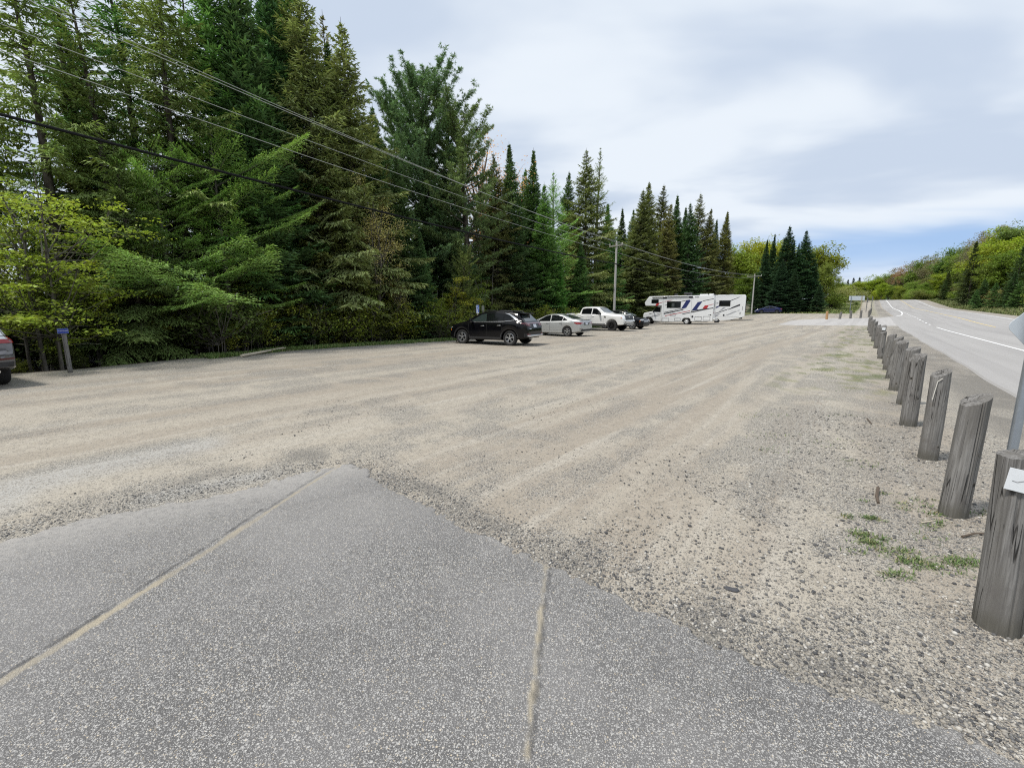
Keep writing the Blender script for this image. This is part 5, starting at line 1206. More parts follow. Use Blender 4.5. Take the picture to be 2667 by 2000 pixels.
class Foliage:
    def __init__(s, seed): s.rg = np.random.default_rng(seed); s.P, s.D, s.L, s.W, s.T, s.U = [], [], [], [], [], []
    def add(s, P, D, L, W, tip=0.0, up=None):
        n = len(P)
        if n == 0: return
        s.P.append(P); s.D.append(D); s.L.append(np.broadcast_to(L, (n,)).astype(float)); s.W.append(np.broadcast_to(W, (n,)).astype(float)); s.T.append(np.broadcast_to(tip, (n,)).astype(float))
        s.U.append(np.broadcast_to(np.array([0,0,1.]) if up is None else up, (n, 3)))
    def mesh(s, name, mat):
        P, D, L, W, T, U = (np.concatenate(a) for a in (s.P, s.D, s.L, s.W, s.T, s.U)); n = len(P); D = nrm(D)
        S = nrm(np.cross(D, U+s.rg.normal(0, .45, (n, 3))))*W[:, None]; N = nrm(np.cross(S, D))
        m = P+D*(L*.42)[:, None]
        V = np.stack([P, m+S*.5+N*(L*.06)[:, None], P+D*L[:, None]-N*(L*.10)[:, None], m-S*.5+N*(L*.06)[:, None]], 1).reshape(-1, 3)
        F = np.arange(n*4).reshape(-1, 4); cl = s.rg.random(n)
        return fast_mesh(name, V, F, mat, dict(tint=np.repeat(cl, 4), tip=np.repeat(T, 4)))
def conifer(seed, H, Rb, zc=.05, gap=.24, nb=5, bl=.25, bw=.055, sp=.085, e0=(-12, 38), droop=.16, hang=.25, prof=.85, irregular=.25, twig=.42, dead=14, lean=.02, full=1.0, inner=.16, top_sharp=1.0):
    rg = np.random.default_rng(seed); f = Foliage(seed+1); tb = MB(); zb = zc*H
    ph = rg.uniform(0, 6.3); axis = lambda z: np.array([lean*H*(z/H)**2*math.cos(ph)+.10*math.sin(z*.35+ph), lean*H*(z/H)**2*math.sin(ph), z])
    r0 = .0105*H+.05
    tb.tube([axis(z) for z in np.linspace(-.4, H*.985, 14)], [r0*(1-.96*t)+.008+(.05 if t == 0 else 0) for t in np.linspace(0, 1, 14)], 8, False)
    z = zb; lvl = 0
    bias = rg.uniform(0, 6.3)
    while z < H*.992:
        t = (z-zb)/(H-zb); rad = Rb*((1-t)**prof)*(.55+.45*min(1, t/.10))*full+.03
        k = max(3 if t > .85 else 3, int(round(nb*(.75+.5*rg.random())))); a0 = rg.uniform(0, 6.3)
        for b in range(k):
            az = a0+2*math.pi*b/k+rg.normal(0, .25); L = rad*(1+irregular*rg.normal())*(1+.14*math.cos(az-bias))
            if L < .06: L = .06
            if rg.random() < .05*irregular*4: continue
            e = R(e0[0]+(e0[1]-e0[0])*t**.8+rg.normal(0, 6)); h = np.array([math.cos(az), math.sin(az), 0]); base = axis(z+rg.normal(0, gap*.3))
            def pos(q): return base+np.outer(L*q*math.cos(e), h)+np.outer(L*q*math.sin(e)-droop*L*q**2*(1-.6*t)+.10*L*q**4, [0,0,1])
            if L > .5: tb.tube([tuple(v) for v in pos(np.array([0, .4, .8]))], [.010+.008*L, .008+.005*L, .004], 3, False)
            nq = max(3, int(L*(1-inner)/sp)); q = inner+(1-inner)*(np.arange(nq)+rg.random(nq)*.8)/nq; c = pos(q); tan = nrm(pos(np.minimum(q+.03, 1.03))-pos(q-.03))
            tk = .45+.55*min(1, (1-t)/.22); f.add(c, tan+rg.normal(0, .12, (nq, 3)), bl*1.1*tk, bw*(.6+.4*tk), q**2)
            for sgn in (-1, 1):
                ang = sgn*(1.05-.35*q+rg.normal(0, .12, nq)); sd = np.stack([-h[1]*np.ones(nq), h[0]*np.ones(nq), np.zeros(nq)], 1)
                d = tan*np.cos(ang)[:, None]+sd*np.sin(ang)[:, None]; d[:, 2] -= hang*(.5+rg.random(nq)); d = nrm(d)
                tl = (L*twig*(1-q)**.75*(.4+.6*np.minimum(1, q/.35))+.12*tk)*(.7+.6*rg.random(nq))
                mm = np.maximum(1, np.ceil(tl/bl)).astype(int)
                for j in range(mm.max()):
                    w = mm > j; p = c[w]+d[w]*(j*bl*.82); n = w.sum(); tipv = (q[w]*.5+.5*(j+1)/mm[w])**2
                    f.add(p, d[w]+rg.normal(0, .22, (n, 3)), bl*tk*(.8+.4*rg.random(n)), bw, tipv)
                    s2 = rg.choice([-1, 1], n)[:, None]; f.add(p, d[w]+s2*tan[w]*.65+rg.normal(0, .25, (n, 3))+np.array([0, 0, -hang*.6]), bl*.75*tk, bw*.9, tipv)
        z += gap*(1.15-.55*t)*(.8+.4*rg.random()); lvl += 1
    for _ in range(dead):                                    # bare dead limbs under the crown
        zz = rg.uniform(.06, max(zc, .3)+.05)*H; az = rg.uniform(0, 6.3); L = rg.uniform(.4, 1.0)*Rb*.8; p = axis(zz)
        pts = [p+np.array([math.cos(az)*L*k, math.sin(az)*L*k, -.15*L*k*k]) for k in (0, .5, 1)]; tb.tube([tuple(v) for v in pts], [.018, .011, .004], 4, False)
    tb.tube([tuple(axis(H*.97)), tuple(axis(H)+np.array([0, 0, .25*top_sharp]))], [.02, .006], 4, False)
    f.add(np.repeat(axis(H*.985)[None], 5, 0), np.array([0,0,1.])+f.rg.normal(0, .25, (5, 3)), .28*top_sharp, .05, 1.0)
    return f.mesh('crown', NEEDLE), tb
def white_pine(seed, H, Rb, zc=.16, n=120):
    rg = np.random.default_rng(seed); f = Foliage(seed+1); tb = MB()
    ax = lambda z: np.array([.25*math.sin(z*.22+seed), .2*math.cos(z*.27), z])
    tb.tube([ax(z) for z in np.linspace(-.4, H*.86, 12)], list(np.linspace(.26, .06, 12)), 9, False)
    for i in range(n):
        t = (i+rg.random())/n; z = H*(zc+(.90-zc)*t**.9); az = i*2.4+rg.normal(0, .4); L = Rb*(.50+.50*math.sin(math.pi*(.12+.62*t)))*rg.uniform(.45, 1.2)*(1-.30*t**3)
        e = R(2+50*t**1.4+rg.normal(0, 9)); h = np.array([math.cos(az), math.sin(az), 0]); b = ax(z)
        pos = lambda q: b+np.outer(L*q*math.cos(e), h)+np.outer(L*q*math.sin(e)+.30*L*q**2.2, [0,0,1])
        tb.tube([tuple(v) for v in pos(np.array([0, .35, .7, 1.0]))], [.05*L/Rb+.016, .03*L/Rb+.012, .014, .006], 4, False)
        ns = max(3, int(L/.22))
        for q in .30+.70*(np.arange(ns)+rg.random(ns))/ns:
            c = pos(np.array([q]))[0]; k = 3
            for j in range(k):
                a2 = az+rg.normal(0, .9); l2 = rg.uniform(.2, .75)*(1.15-q)*L*.5+.15; d2 = nrm(np.array([math.cos(a2), math.sin(a2), .45+.5*t+rg.normal(0, .15)])); m = max(2, int(l2/.16))
                for s_ in (np.arange(m)+.6)/m:
                    p = c+d2*l2*s_; kk = 13; dd = nrm(rg.normal(0, 1, (kk, 3))+d2*.85+np.array([0, 0, .25])); f.add(np.repeat(p[None], kk, 0), dd, rg.uniform(.13, .22, kk), .028, s_*.8)
    return f.mesh('crown', NEEDLE), tb
def broadleaf(seed, H, Rx, Rz, leaf=.16, n=9000, zc=.55, clump=.9, trunks=1, limbs=26, flat=.55, gap=1.0, upright=.6, twigs=False, base=.0, trunk_r=None):
    """crown of leaf clumps carried on forking limbs"""
    rg = np.random.default_rng(seed); f = Foliage(seed+1); tb = MB(); cen = np.array([0, 0, H*zc+ (H-H*zc)*.0])
    Rr = trunk_r or .012*H+.03; tips = []
    for k in range(trunks):
        a = rg.uniform(0, 6.3); off = np.array([math.cos(a), math.sin(a), 0])*.18*(trunks > 1)*rg.random()*2
        fork = H*rg.uniform(.22, .38); tip0 = off*3+np.array([rg.normal(0, .3), rg.normal(0, .3), H*.86]); tb.tube([tuple(off+np.array([0,0,-.3])), tuple(off*1.3+np.array([0,0,fork])), tuple((off*1.6+tip0)/2+np.array([rg.normal(0,.2), rg.normal(0,.2), fork*.4])), tuple(tip0)], [Rr/trunks**.5, Rr*.8/trunks**.5, Rr*.45/trunks**.5, .012], 7, False)
        for i in range(limbs//trunks):
            u = rg.normal(0, 1, 3); u /= np.linalg.norm(u); rad = rg.random()**(1/2.2); p = np.array([u[0]*Rx*rad, u[1]*Rx*rad, H-Rz+u[2]*Rz*rad])+off
            if p[2] < H*.16+base: p[2] = H*.16+base+rg.random()*.3*H
            st = np.array([off[0]*1.3, off[1]*1.3, min(max(p[2]-Rx*.8*upright-np.hypot(p[0], p[1])*.7, fork*.7), H*.75)]); mid = (st*.45+p*.55)+np.array([0,0,-.08*Rx])
            tb.tube([tuple(st), tuple(mid), tuple(p)], [Rr*.38, Rr*.2, .008], 5, False); tips += [p, mid*.4+p*.6]
            for j in range(3):
                d = rg.normal(0, 1, 3); d[2] = abs(d[2])*.5; e_ = p*.75+mid*.25+d*clump*.8; tb.tube([tuple(mid*.3+p*.7), tuple(e_)], [.012, .004], 3, False); tips.append(e_)
    tips = np.array(tips); m = len(tips); per = max(1, n//m); sz = clump*(.6+.8*rg.random(m)); dens = rg.random(m)*gap+(1-gap*.5)
    idx = np.repeat(np.arange(m), np.maximum(1, (per*dens)).astype(int)); k = len(idx)
    d = rg.normal(0, 1, (k, 3)); r_ = np.linalg.norm(d, axis=1, keepdims=True); d = d/r_*(rg.random((k, 1))**.45); d[:, 2] *= flat
    P = tips[idx]+d*sz[idx][:, None]
    keep = P[:, 2] > .15+base; P, d = P[keep], d[keep]; k = len(P)
    D = nrm(rg.normal(0, 1, (k, 3))*np.array([1, 1, .45])+np.array([0, 0, -.15])); f.add(P, D, leaf*(.6+.8*rg.random(k)), leaf*.62, np.clip(d[:, 2]/flat*.5+.4, 0, 1)*.7)  # tip value rises with height in the clump, so upper leaves are lighter
    return f.mesh('crown', LEAF), tb
PROTO = {}
def proto(key, made, H, bark): 
    cm, tb = made; tm = bpy.data.meshes.new('trunk'); tm.from_pydata(tb.V, [], tb.F); tm.update(); tm.shade_smooth(); tm.materials.append(bark); PROTO[key] = (cm, tm, H)
proto('spruce_a', conifer(1, 16, 2.5, .05, .24, 6, .25, .06, .085), 16, BARK_D)
proto('spruce_b', conifer(2, 17, 2.7, .10, .27, 5, .26, .062, .09, irregular=.35, hang=.4, droop=.22), 17, BARK_D)
proto('spruce_c', conifer(3, 15, 2.2, .04, .23, 6, .24, .058, .085, e0=(-6, 45), droop=.1, hang=.15), 15, BARK_D)
proto('fir_a', conifer(4, 14, 1.75, .03, .21, 6, .22, .06, .08, e0=(-4, 48), droop=.06, hang=.08, prof=.95, irregular=.16, twig=.5), 14, BARK_G)
proto('fir_b', conifer(5, 13, 2.3, .02, .22, 6, .23, .065, .085, e0=(-8, 40), droop=.08, hang=.10, prof=.9, irregular=.14, twig=.5), 13, BARK_G)
proto('tall_a', conifer(6, 19, 2.6, .24, .42, 4, .27, .062, .10, irregular=.42, hang=.45, droop=.25, dead=40), 19, BARK_D)
proto('tall_b', conifer(7, 20, 2.4, .34, .46, 4, .27, .062, .10, irregular=.45, hang=.4, droop=.2, dead=50), 20, BARK_D)
proto('larch_a', conifer(8, 13, 2.6, .08, .34, 4, .20, .034, .09, e0=(-2, 50), droop=.05, hang=.05, irregular=.4, twig=.5, dead=20), 13, BARK_G)
proto('larch_b', conifer(9, 15, 2.0, .1, .42, 4, .20, .032, .11, e0=(5, 55), droop=.02, hang=.1, irregular=.45, twig=.45, dead=20), 15, BARK_G)
proto('young_larch', conifer(10, 11, 3.0, .13, .40, 3, .17, .030, .06, e0=(6, 48), droop=.16, hang=.16, irregular=.55, twig=.50, dead=16, prof=.45), 11, BARK_G)
proto('hemlock', conifer(11, 11, 2.7, .05, .26, 5, .20, .055, .075, e0=(-8, 30), droop=.28, hang=.35, irregular=.32, twig=.55), 11, BARK_D)
proto('pine', white_pine(12, 18, 3.4), 19.2, BARK_D)
proto('pine_b', white_pine(13, 16, 3.0, .12, 95), 17.2, BARK_D)
proto('far_spruce', conifer(14, 14, 2.4, .03, .42, 5, .45, .14, .22, irregular=.3), 14, BARK_D)
proto('far_fir', conifer(15, 10, 2.5, .02, .36, 6, .38, .13, .18, e0=(-6, 45), droop=.08, hang=.1, irregular=.18), 10, BARK_D)
proto('maple', broadleaf(20, 8, 2.5, 3.8, .12, 6800, .6, .55, 2, 40, .22, 1.5, .4, trunk_r=.075), 8, BARK_G)
proto('sapling', broadleaf(21, 6, 1.5, 2.6, .11, 4600, .6, .42, 2, 26, .4, 1.4, .8), 6, BARK_G)
proto('blossom', broadleaf(22, 8, 1.6, 3.0, .065, 6500, .6, .40, 2, 34, .7, 1.4, .9), 8, BARK_G)
proto('bare', broadleaf(23, 16, 2.8, 6.0, .12, 5200, .6, .8, 1, 60, .8, 1.2, 1.0), 16, BARK_G)
proto('far_leaf_a', broadleaf(24, 15, 4.6, 5.6, .42, 15000, .6, 1.5, 1, 50, .62, 1.0, .7), 15, BARK_G)
proto('far_leaf_b', broadleaf(25, 14, 4.2, 5.2, .38, 13000, .6, 1.25, 1, 52, .65, 1.3, .8), 14, BARK_G)
proto('far_leaf_c', broadleaf(26, 16, 4.0, 6.2, .30, 8000, .6, 1.1, 1, 60, .7, 1.4, .9), 16, BARK_G)
proto('shrub_a', broadleaf(27, 2.6, .95, 1.15, .11, 2800, .5, .30, 5, 40, .6, 1.2, 1.2, trunk_r=.04), 2.6, BARK_G)
proto('shrub_b', broadleaf(28, 2.0, 1.05, .95, .10, 2200, .5, .28, 6, 42, .6, 1.4, 1.0, trunk_r=.035), 2.0, BARK_G)
proto('far_bush', broadleaf(29, 3.2, 2.2, 1.6, .22, 3600, .5, .75, 3, 36, .7, 1.1, .8), 3.2, BARK_G)
def bare_trunk(seed, H, r):
    rg = np.random.default_rng(seed); tb = MB(); ax = lambda z: (.12*math.sin(z*.5+seed)+.02*z, .1*math.cos(z*.6+seed), z)
    tb.tube([ax(z) for z in np.linspace(-.3, H, 12)], list(np.linspace(r, r*.35, 12)), 8, False)
    for _ in range(26):
        z = rg.uniform(.15, .95)*H; a = rg.uniform(0, 6.3); L = rg.uniform(.3, 1.5); p = np.array(ax(z)); tb.tube([tuple(p+np.array([math.cos(a)*L*k, math.sin(a)*L*k, L*.35*k-.25*L*k*k])) for k in (0, .4, .75, 1)], [.016, .011, .007, .003], 4, False)
    return tb
NTREE = [0]
def put_tree(key, name, x, y, z, h, col, label, cat, group=None, wide=1.0, rz=None):
    cm, tm, H = PROTO[key]; rd = random.Random(NTREE[0]*7+1); NTREE[0] += 1
    k = h/H; r0 = empty(name, (x, y, z), rz if rz is not None else rd.uniform(0, 6.28)); r0.scale = (k*wide, k*wide, k); tag(r0, label, cat, group)
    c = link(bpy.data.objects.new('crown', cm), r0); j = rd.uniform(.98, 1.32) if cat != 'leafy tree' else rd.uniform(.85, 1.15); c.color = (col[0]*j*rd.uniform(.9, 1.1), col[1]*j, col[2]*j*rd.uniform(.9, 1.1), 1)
    link(bpy.data.objects.new('trunk', tm), r0); return r0
def by_px(key, name, xd, ytop, col, label, cat, u=None, Y=None, wide=1.0, group=None, gz=None):
    """tree whose tip stands at the given place of the enlarged photograph"""
    px, py = xd*K, ytop*K; d = ray(px, py)
    t = (Y/d.y) if Y is not None else u/(d.x*DC-d.y*DS)
    x, y, zt = d.x*t, d.y*t, CAM_H+d.z*t; zg = hxy(x, y) if gz is None else gz
    return put_tree(key, name, x, y, zg-.05, max(1.0, zt-zg), col, label, cat, group, wide)
# foliage colours (linear base colours)
DKG, MDG, OLV, BLU, LCH, PIN, YEL, LIM, PAL, RED = (.062,.112,.050), (.095,.165,.060), (.150,.165,.068), (.058,.108,.052), (.165,.255,.08), (.092,.135,.068), (.165,.225,.04), (.22,.29,.035), (.42,.40,.20), (.36,.18,.11)
GRN = (.115,.165,.062)
FRONT = [  # key, name, x, y of the tip, u, colour, width, label
 ('tall_a','spruce_tree',15,-190,-22.5,GRN,1.0,'tall brown green spruce cut off by the left and top picture edges'),
 ('tall_b','spruce_tree',95,-130,-24.5,MDG,1.0,'tall spruce just right of the leftmost one, rising out of the frame'),
 ('tall_b','spruce_tree',165,-80,-22.6,GRN,1.0,'tall bare-stemmed spruce above the small blue trail sign'),
 ('tall_a','spruce_tree',240,-120,-25,MDG,1.1,'broad mid green spruce right of the tree above the trail sign'),
 ('tall_a','spruce_tree',310,-170,-22.4,GRN,1.05,'tall drooping spruce behind the left young larch'),
 ('tall_a','spruce_tree',385,-60,-24.0,MDG,1.0,'slim tall spruce between the two young larches, set back'),
 ('spruce_a','spruce_tree',445,-140,-23,MDG,.95,'tall green spruce behind the right young larch'),
 ('fir_a','fir_tree',505,-150,-22.0,BLU,1.15,'tall blue green fir with dense layered branches right of the larches'),
 ('fir_a','fir_tree',560,-95,-23.4,BLU,1.1,'second blue green fir, standing close behind the tall layered one'),
 ('spruce_c','spruce_tree',600,-150,-25,MDG,1.0,'dark spruce rising between the blue green firs and the olive spruces'),
 ('spruce_b','spruce_tree',655,-70,-22.3,OLV,1.05,'olive brown spruce with open top against the sky, left of the broad one'),
 ('tall_a','spruce_tree',700,20,-24.6,OLV,.95,'slimmer olive spruce directly behind the broad one at the sky edge'),
 ('spruce_b','spruce_tree',748,40,-22.0,OLV,1.15,'broad olive spruce at the forest skyline left of the tall pine'),
 ('spruce_a','spruce_tree',798,230,-23.5,DKG,.9,'dark spruce in the gap left of the tall pine'),
 ('pine_b','pine_tree',858,150,-26.5,PIN,1.0,'white pine partly hidden left of the tallest open-crowned one'),
 ('pine','pine_tree',915,78,-25.5,PIN,1.15,'tallest open-crowned white pine against the sky behind the black crossover'),
 ('pine_b','pine_tree',992,170,-23.2,PIN,1.15,'second white pine with long side branches right of the tallest pine'),
 ('spruce_c','spruce_tree',862,340,-21.2,DKG,1.0,'dark dense spruce in front of the tall pine'),
 ('fir_b','fir_tree',905,500,-20.6,BLU,.9,'low dark blue green fir at the forest edge left of the black crossover'),
 ('pine_b','pine_tree',1000,520,-21.0,(.120,.170,.056),.9,'low yellow green pine at the forest edge above the black crossover'),
 ('bare','budding_tree',1040,275,-27.5,(.50,.30,.21),1.2,'tall bare tree with reddish buds behind the pines'),
 ('spruce_b','spruce_tree',1072,332,-24.0,(.080,.096,.040),.8,'narrow brownish spruce right of the reddish budding tree'),
 ('fir_a','fir_tree',1107,312,-23.5,DKG,1.05,'sharp-topped dark fir above the silver sedan, left one'),
 ('spruce_c','spruce_tree',1132,365,-26,MDG,.9,'spruce half hidden between two sharp-topped firs above the silver sedan'),
 ('fir_a','fir_tree',1150,323,-24.2,DKG,.95,'sharp-topped dark fir above the silver sedan, right one'),
 ('fir_b','fir_tree',1172,400,-22.8,MDG,.85,'bright layered fir standing low between silver sedan and pickup'),
 ('larch_a','larch_tree',1202,372,-24.5,LCH,.9,'light green feathery larch above the white pickup truck'),
 ('spruce_c','spruce_tree',1228,372,-28,DKG,.85,'dark slim spruce just right of the light green larch'),
 ('spruce_b','spruce_tree',1265,328,-25.5,OLV,1.0,'tall brownish spruce left of the utility pole behind the pickup'),
 ('larch_b','larch_tree',1297,324,-27.5,(.150,.200,.090),1.0,'thin see-through larch beside the tall spruce left of the utility pole'),
 ('fir_a','fir_tree',1318,440,-25.5,MDG,1.1,'green fir directly behind the utility pole near the pickup'),
 ('fir_a','fir_tree',1345,450,-29,DKG,.9,'small dark fir tip left of the tall group behind the motorhomes'),
 ('spruce_c','spruce_tree',1366,455,-27.5,MDG,.9,'spruce with rounded shoulder just left of the tall group behind the motorhomes'),
 ('spruce_a','spruce_tree',1387,412,-25.2,OLV,.95,'leftmost tall spruce of the group behind the cab of the motorhome'),
 ('spruce_c','spruce_tree',1404,394,-24.8,OLV,1.05,'highest spruce of the group behind the cab of the motorhome'),
 ('spruce_b','spruce_tree',1432,398,-26.2,(.084,.100,.036),.9,'open-topped spruce right of the highest one behind the nearer motorhome'),
 ('spruce_a','spruce_tree',1446,440,-23.8,OLV,.9,'olive spruce in front, over the middle of the nearer motorhome'),
 ('fir_a','fir_tree',1462,422,-25.6,DKG,1.0,'dark pointed fir over the rear half of the nearer motorhome'),
 ('fir_a','fir_tree',1480,448,-26.5,DKG,1.0,'slim dark fir in the dip between the two tall groups behind the motorhomes'),
 ('spruce_a','spruce_tree',1493,440,-22.8,DKG,.9,'dark spruce left of the open-topped one above the farther motorhome'),
 ('spruce_b','spruce_tree',1516,416,-23.2,OLV,.85,'open-topped spruce, highest above the farther motorhome'),
 ('spruce_c','spruce_tree',1533,452,-22.0,OLV,.9,'brownish spruce right of the highest one above the farther motorhome'),
 ('fir_a','fir_tree',1547,475,-22.6,DKG,.9,'small pointed fir between brownish spruce and the end spruce of the forest'),
 ('fir_a','fir_tree',1568,458,-20.5,OLV,1.1,'narrow spire-like fir at the right end of the long forest edge'),
 ('fir_b','fir_tree',1252,520,-22.6,MDG,.8,'short fir at the forest edge behind the white pickup cab'),
 ('fir_b','fir_tree',1205,548,-21.6,(.080,.170,.044),.75,'short bright green fir behind the roof of the white pickup'),
 ('hemlock','hemlock_tree',1420,560,-23.6,(.100,.136,.044),.9,'low wide hemlock behind the roof of the nearer motorhome'),
 ('hemlock','hemlock_tree',700,330,-21.9,(.100,.124,.040),1.0,'wide drooping olive hemlock at the forest edge below the broad spruce'),
 ('hemlock','hemlock_tree',600,420,-21.8,(.080,.120,.040),.9,'lower drooping hemlock right of the blue green fir at the edge'),
 ('hemlock','hemlock_tree',255,330,-20.3,(.080,.124,.040),.9,'drooping green hemlock hanging over the gravel right of the trail sign'),
 ('young_larch','larch_tree',330,330,-21.2,LCH,1.0,'left young larch with bright wispy branches over the gravel edge'),
 ('young_larch','larch_tree',462,300,-21.2,LCH,1.05,'right young larch with bright wispy branches over the gravel edge'),
 ('maple','maple_tree',40,290,-18.6,YEL,1.0,'young maple with yellow green leaves at the left picture edge'),
 ('sapling','sapling_tree',84,520,-18.9,YEL,.8,'thin yellow green sapling left of the small blue trail sign'),
 ('blossom','blossom_tree',802,375,-20.7,PAL,.9,'slender tree dotted with pale yellow blossom below the power lines'),
 ('blossom','blossom_tree',858,560,-20.2,PAL,.7,'low spray of pale blossom right of the slender blossoming tree'),
]
for key, nm, xd, yt, u, col, wd_, lab in FRONT:
    kb = 1.62 if xd < 1000 and nm not in ('maple_tree', 'sapling_tree', 'blossom_tree') else 1.42 if xd < 1330 else 1.2
    by_px(key, nm, xd, yt, tuple(v*kb*m for v, m in zip(col, (1.05, 1.0, 1.0))), lab, nm.replace('_', ' '), u=u, wide=wd_*(1.32 if xd > 1050 else 1.12))
# deeper rows of the left forest
rf = random.Random(42); n_in = 0
for row, (du, st) in enumerate(((6.0, 3.2), (9.5, 4.2), (14, 4.4), (19, 6.0))):
    s = -14+rf.random()*2
    while s < 78:
        s += st*rf.uniform(.75, 1.3); u = float(edge_u(s))-du+rf.uniform(-1.2, 1.2)
        h = rf.uniform(11.5, 16.5) if s < 26 else rf.uniform(9.5, 13.5)
        if s < 26 and row > 0: h = rf.uniform(12, 17)
        x, y = su2xy(s, u); key = rf.choice(['spruce_a', 'spruce_c', 'tall_a', 'tall_b', 'spruce_b']) if row < 2 else rf.choice(['far_spruce', 'far_spruce', 'tall_b'])
        if s < 27 and row >= 2:
            if rf.random() < .62:
                put_tree(rf.choice(['far_leaf_c', 'far_leaf_b', 'maple']), 'leafy_tree', x, y, hxy(x, y), rf.uniform(5, 9.5), (.26,.30,.045), 'leafy yellow green tree glowing between the dark stems inside the forest', 'leafy tree', 'leafy trees inside the forest', .8)  # bright leaf colour puts in the glow of backlit foliage
            continue
        leafy = rf.random() < (.20 if row < 2 else .42) and s < 40
        if leafy: put_tree(rf.choice(['far_leaf_c', 'sapling', 'maple']), 'leafy_tree', x, y, hxy(x, y), h*.7, YEL, 'leafy yellow green tree glowing between the dark stems inside the forest', 'leafy tree', 'leafy trees inside the forest', .7)
        else: put_tree(key, 'conifer_tree', x, y, hxy(x, y), h, rf.choice([DKG, MDG, OLV]), 'dark conifer inside the forest, half hidden behind the trees of its edge', 'conifer tree', 'conifers inside the forest', .95)
# bare pale stems in the shade at the left
for j, (xd, yb, h, u, lab) in enumerate([(57, 800, 4.2, -19.3, 'pale bare stem between the grey car and the birch-like stem'), (104, 800, 4.4, -19.3, 'pale birch-like bare stem left of the trail sign'), (212, 800, 4.5, -20.8, 'dim stem in the shade well right of the trail sign'), (375, 790, 3.6, -21.0, 'forked bare stem under the left young larch'), (470, 785, 3.6, -21.3, 'thin bare stem under the right young larch'), (612, 760, 7, -21.4, 'straight grey stem rising at the edge under the blue green firs'), (1065, 700, 6.5, -22.6, 'bare grey stem left of the silver sedan roof'), (520, 770, 3.5, -21.6, 'thin pale stem left of the straight grey one')]):
    d = ray(xd*K, 830); t = u/(d.x*DC-d.y*DS); x, y = d.x*t, d.y*t
    o = bare_trunk(60+j, h, .045 if j not in (2, 5) else .09).build('bare_tree', BARK_B if j == 1 else BARK_G if j in (0, 6) else BARK_D, None, True); o.location = (x, y, hxy(x, y)); tag(o, lab, 'bare tree', 'bare stems at the forest edge')
# understorey shrubs along the edge
sh = random.Random(8)
def shrub(s, u, h, col, lab, key=None): x, y = su2xy(s, u); put_tree(key or sh.choice(['shrub_a', 'shrub_b']), 'shrub', x, y, hxy(x, y)-.03, h, col, lab, 'shrub', 'shrubs along the forest edge', sh.uniform(.8, 1.25))
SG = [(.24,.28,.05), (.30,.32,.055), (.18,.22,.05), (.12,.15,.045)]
for i in range(17):
    s = .5+i*1.45+sh.uniform(-.5, .5); u = float(edge_u(s))-sh.uniform(1.2, 3.2); x, y = su2xy(s, u)
    put_tree('sapling', 'sapling', x, y, hxy(x, y)-.05, sh.uniform(2.8, 5.2), sh.choice([(.24,.30,.055), (.29,.32,.055), (.20,.26,.06)]), 'slender leafy sapling among the shrubs along the front of the left forest', 'sapling', 'saplings along the front of the left forest', 1.0)
s = -3.0
while s < 46:
    s += sh.uniform(.45, 1.0); u = float(edge_u(s))-sh.uniform(.45, 1.7)
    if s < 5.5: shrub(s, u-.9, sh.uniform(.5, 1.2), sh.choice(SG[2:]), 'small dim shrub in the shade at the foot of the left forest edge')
    elif s < 19: shrub(s, u, sh.uniform(1.3, 2.9), sh.choice(SG), 'yellow green leafy shrub in the row between the left larches and the black crossover')
    elif s < 34: shrub(s, u, sh.uniform(1.0, 2.4), sh.choice(SG), 'green shrub at the forest edge behind the parked cars')
    else: shrub(s, u, sh.uniform(1.2, 2.6), sh.choice(SG), 'green shrub at the forest edge around the utility pole and motorhomes')
for s, du, h in ((58, 1.5, 2.6), (61, 1.0, 2.2), (70, .8, 2.4), (73, .3, 2.8), (77, .6, 2.6), (80, .4, 2.2)): shrub(s, float(edge_u(s))-du, h, (.18,.24,.05), 'bright green shrub beside the foot of the leaning pole near the farther motorhome', 'far_bush')
# dim undergrowth deeper in the wood
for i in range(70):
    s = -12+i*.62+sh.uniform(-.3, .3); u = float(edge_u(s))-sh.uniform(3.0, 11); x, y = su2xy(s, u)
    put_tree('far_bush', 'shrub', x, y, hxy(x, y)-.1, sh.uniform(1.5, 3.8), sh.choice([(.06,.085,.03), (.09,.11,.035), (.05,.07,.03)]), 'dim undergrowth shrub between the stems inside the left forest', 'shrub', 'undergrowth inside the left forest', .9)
# clump of dark spruces by the blue car
CL = (.050,.098,.055)
for xd, yt, Y, w_, lab in [(1656,518,97,1.25,'left spire of the dark spruce clump behind the blue car'), (1672,506,101,1.1,'second spire of the dark spruce clump behind the blue car'), (1701,489,95,1.45,'tallest broad spruce of the dark clump behind the blue car'), (1714,520,102,1.1,'spire just right of the tallest in the dark spruce clump'), (1727,526,97,1.2,'low spire in the dip of the dark spruce clump'), (1745,498,94,1.35,'separate tall spire at the right of the dark spruce clump'), (1762,560,92,1.5,'short wide spruce under the right end of the dark clump'), (1636,590,93,1.2,'short dark spruce left of the clump above the blue car'), (1770,612,89,1.5,'lowest rightmost spruce of the dark clump'), (1688,560,90,1.6,'low broad spruce in front of the dark clump, right over the blue car'), (1722,580,89,1.5,'low broad spruce in front of the dark clump, right of the blue car')]:
    by_px('fir_b' if w_ > 1.3 else 'fir_a', 'spruce_tree', xd, yt, CL, lab, 'spruce tree', Y=Y, wide=w_, group='dark spruce clump by the blue car')
LM = (.27,.30,.04)
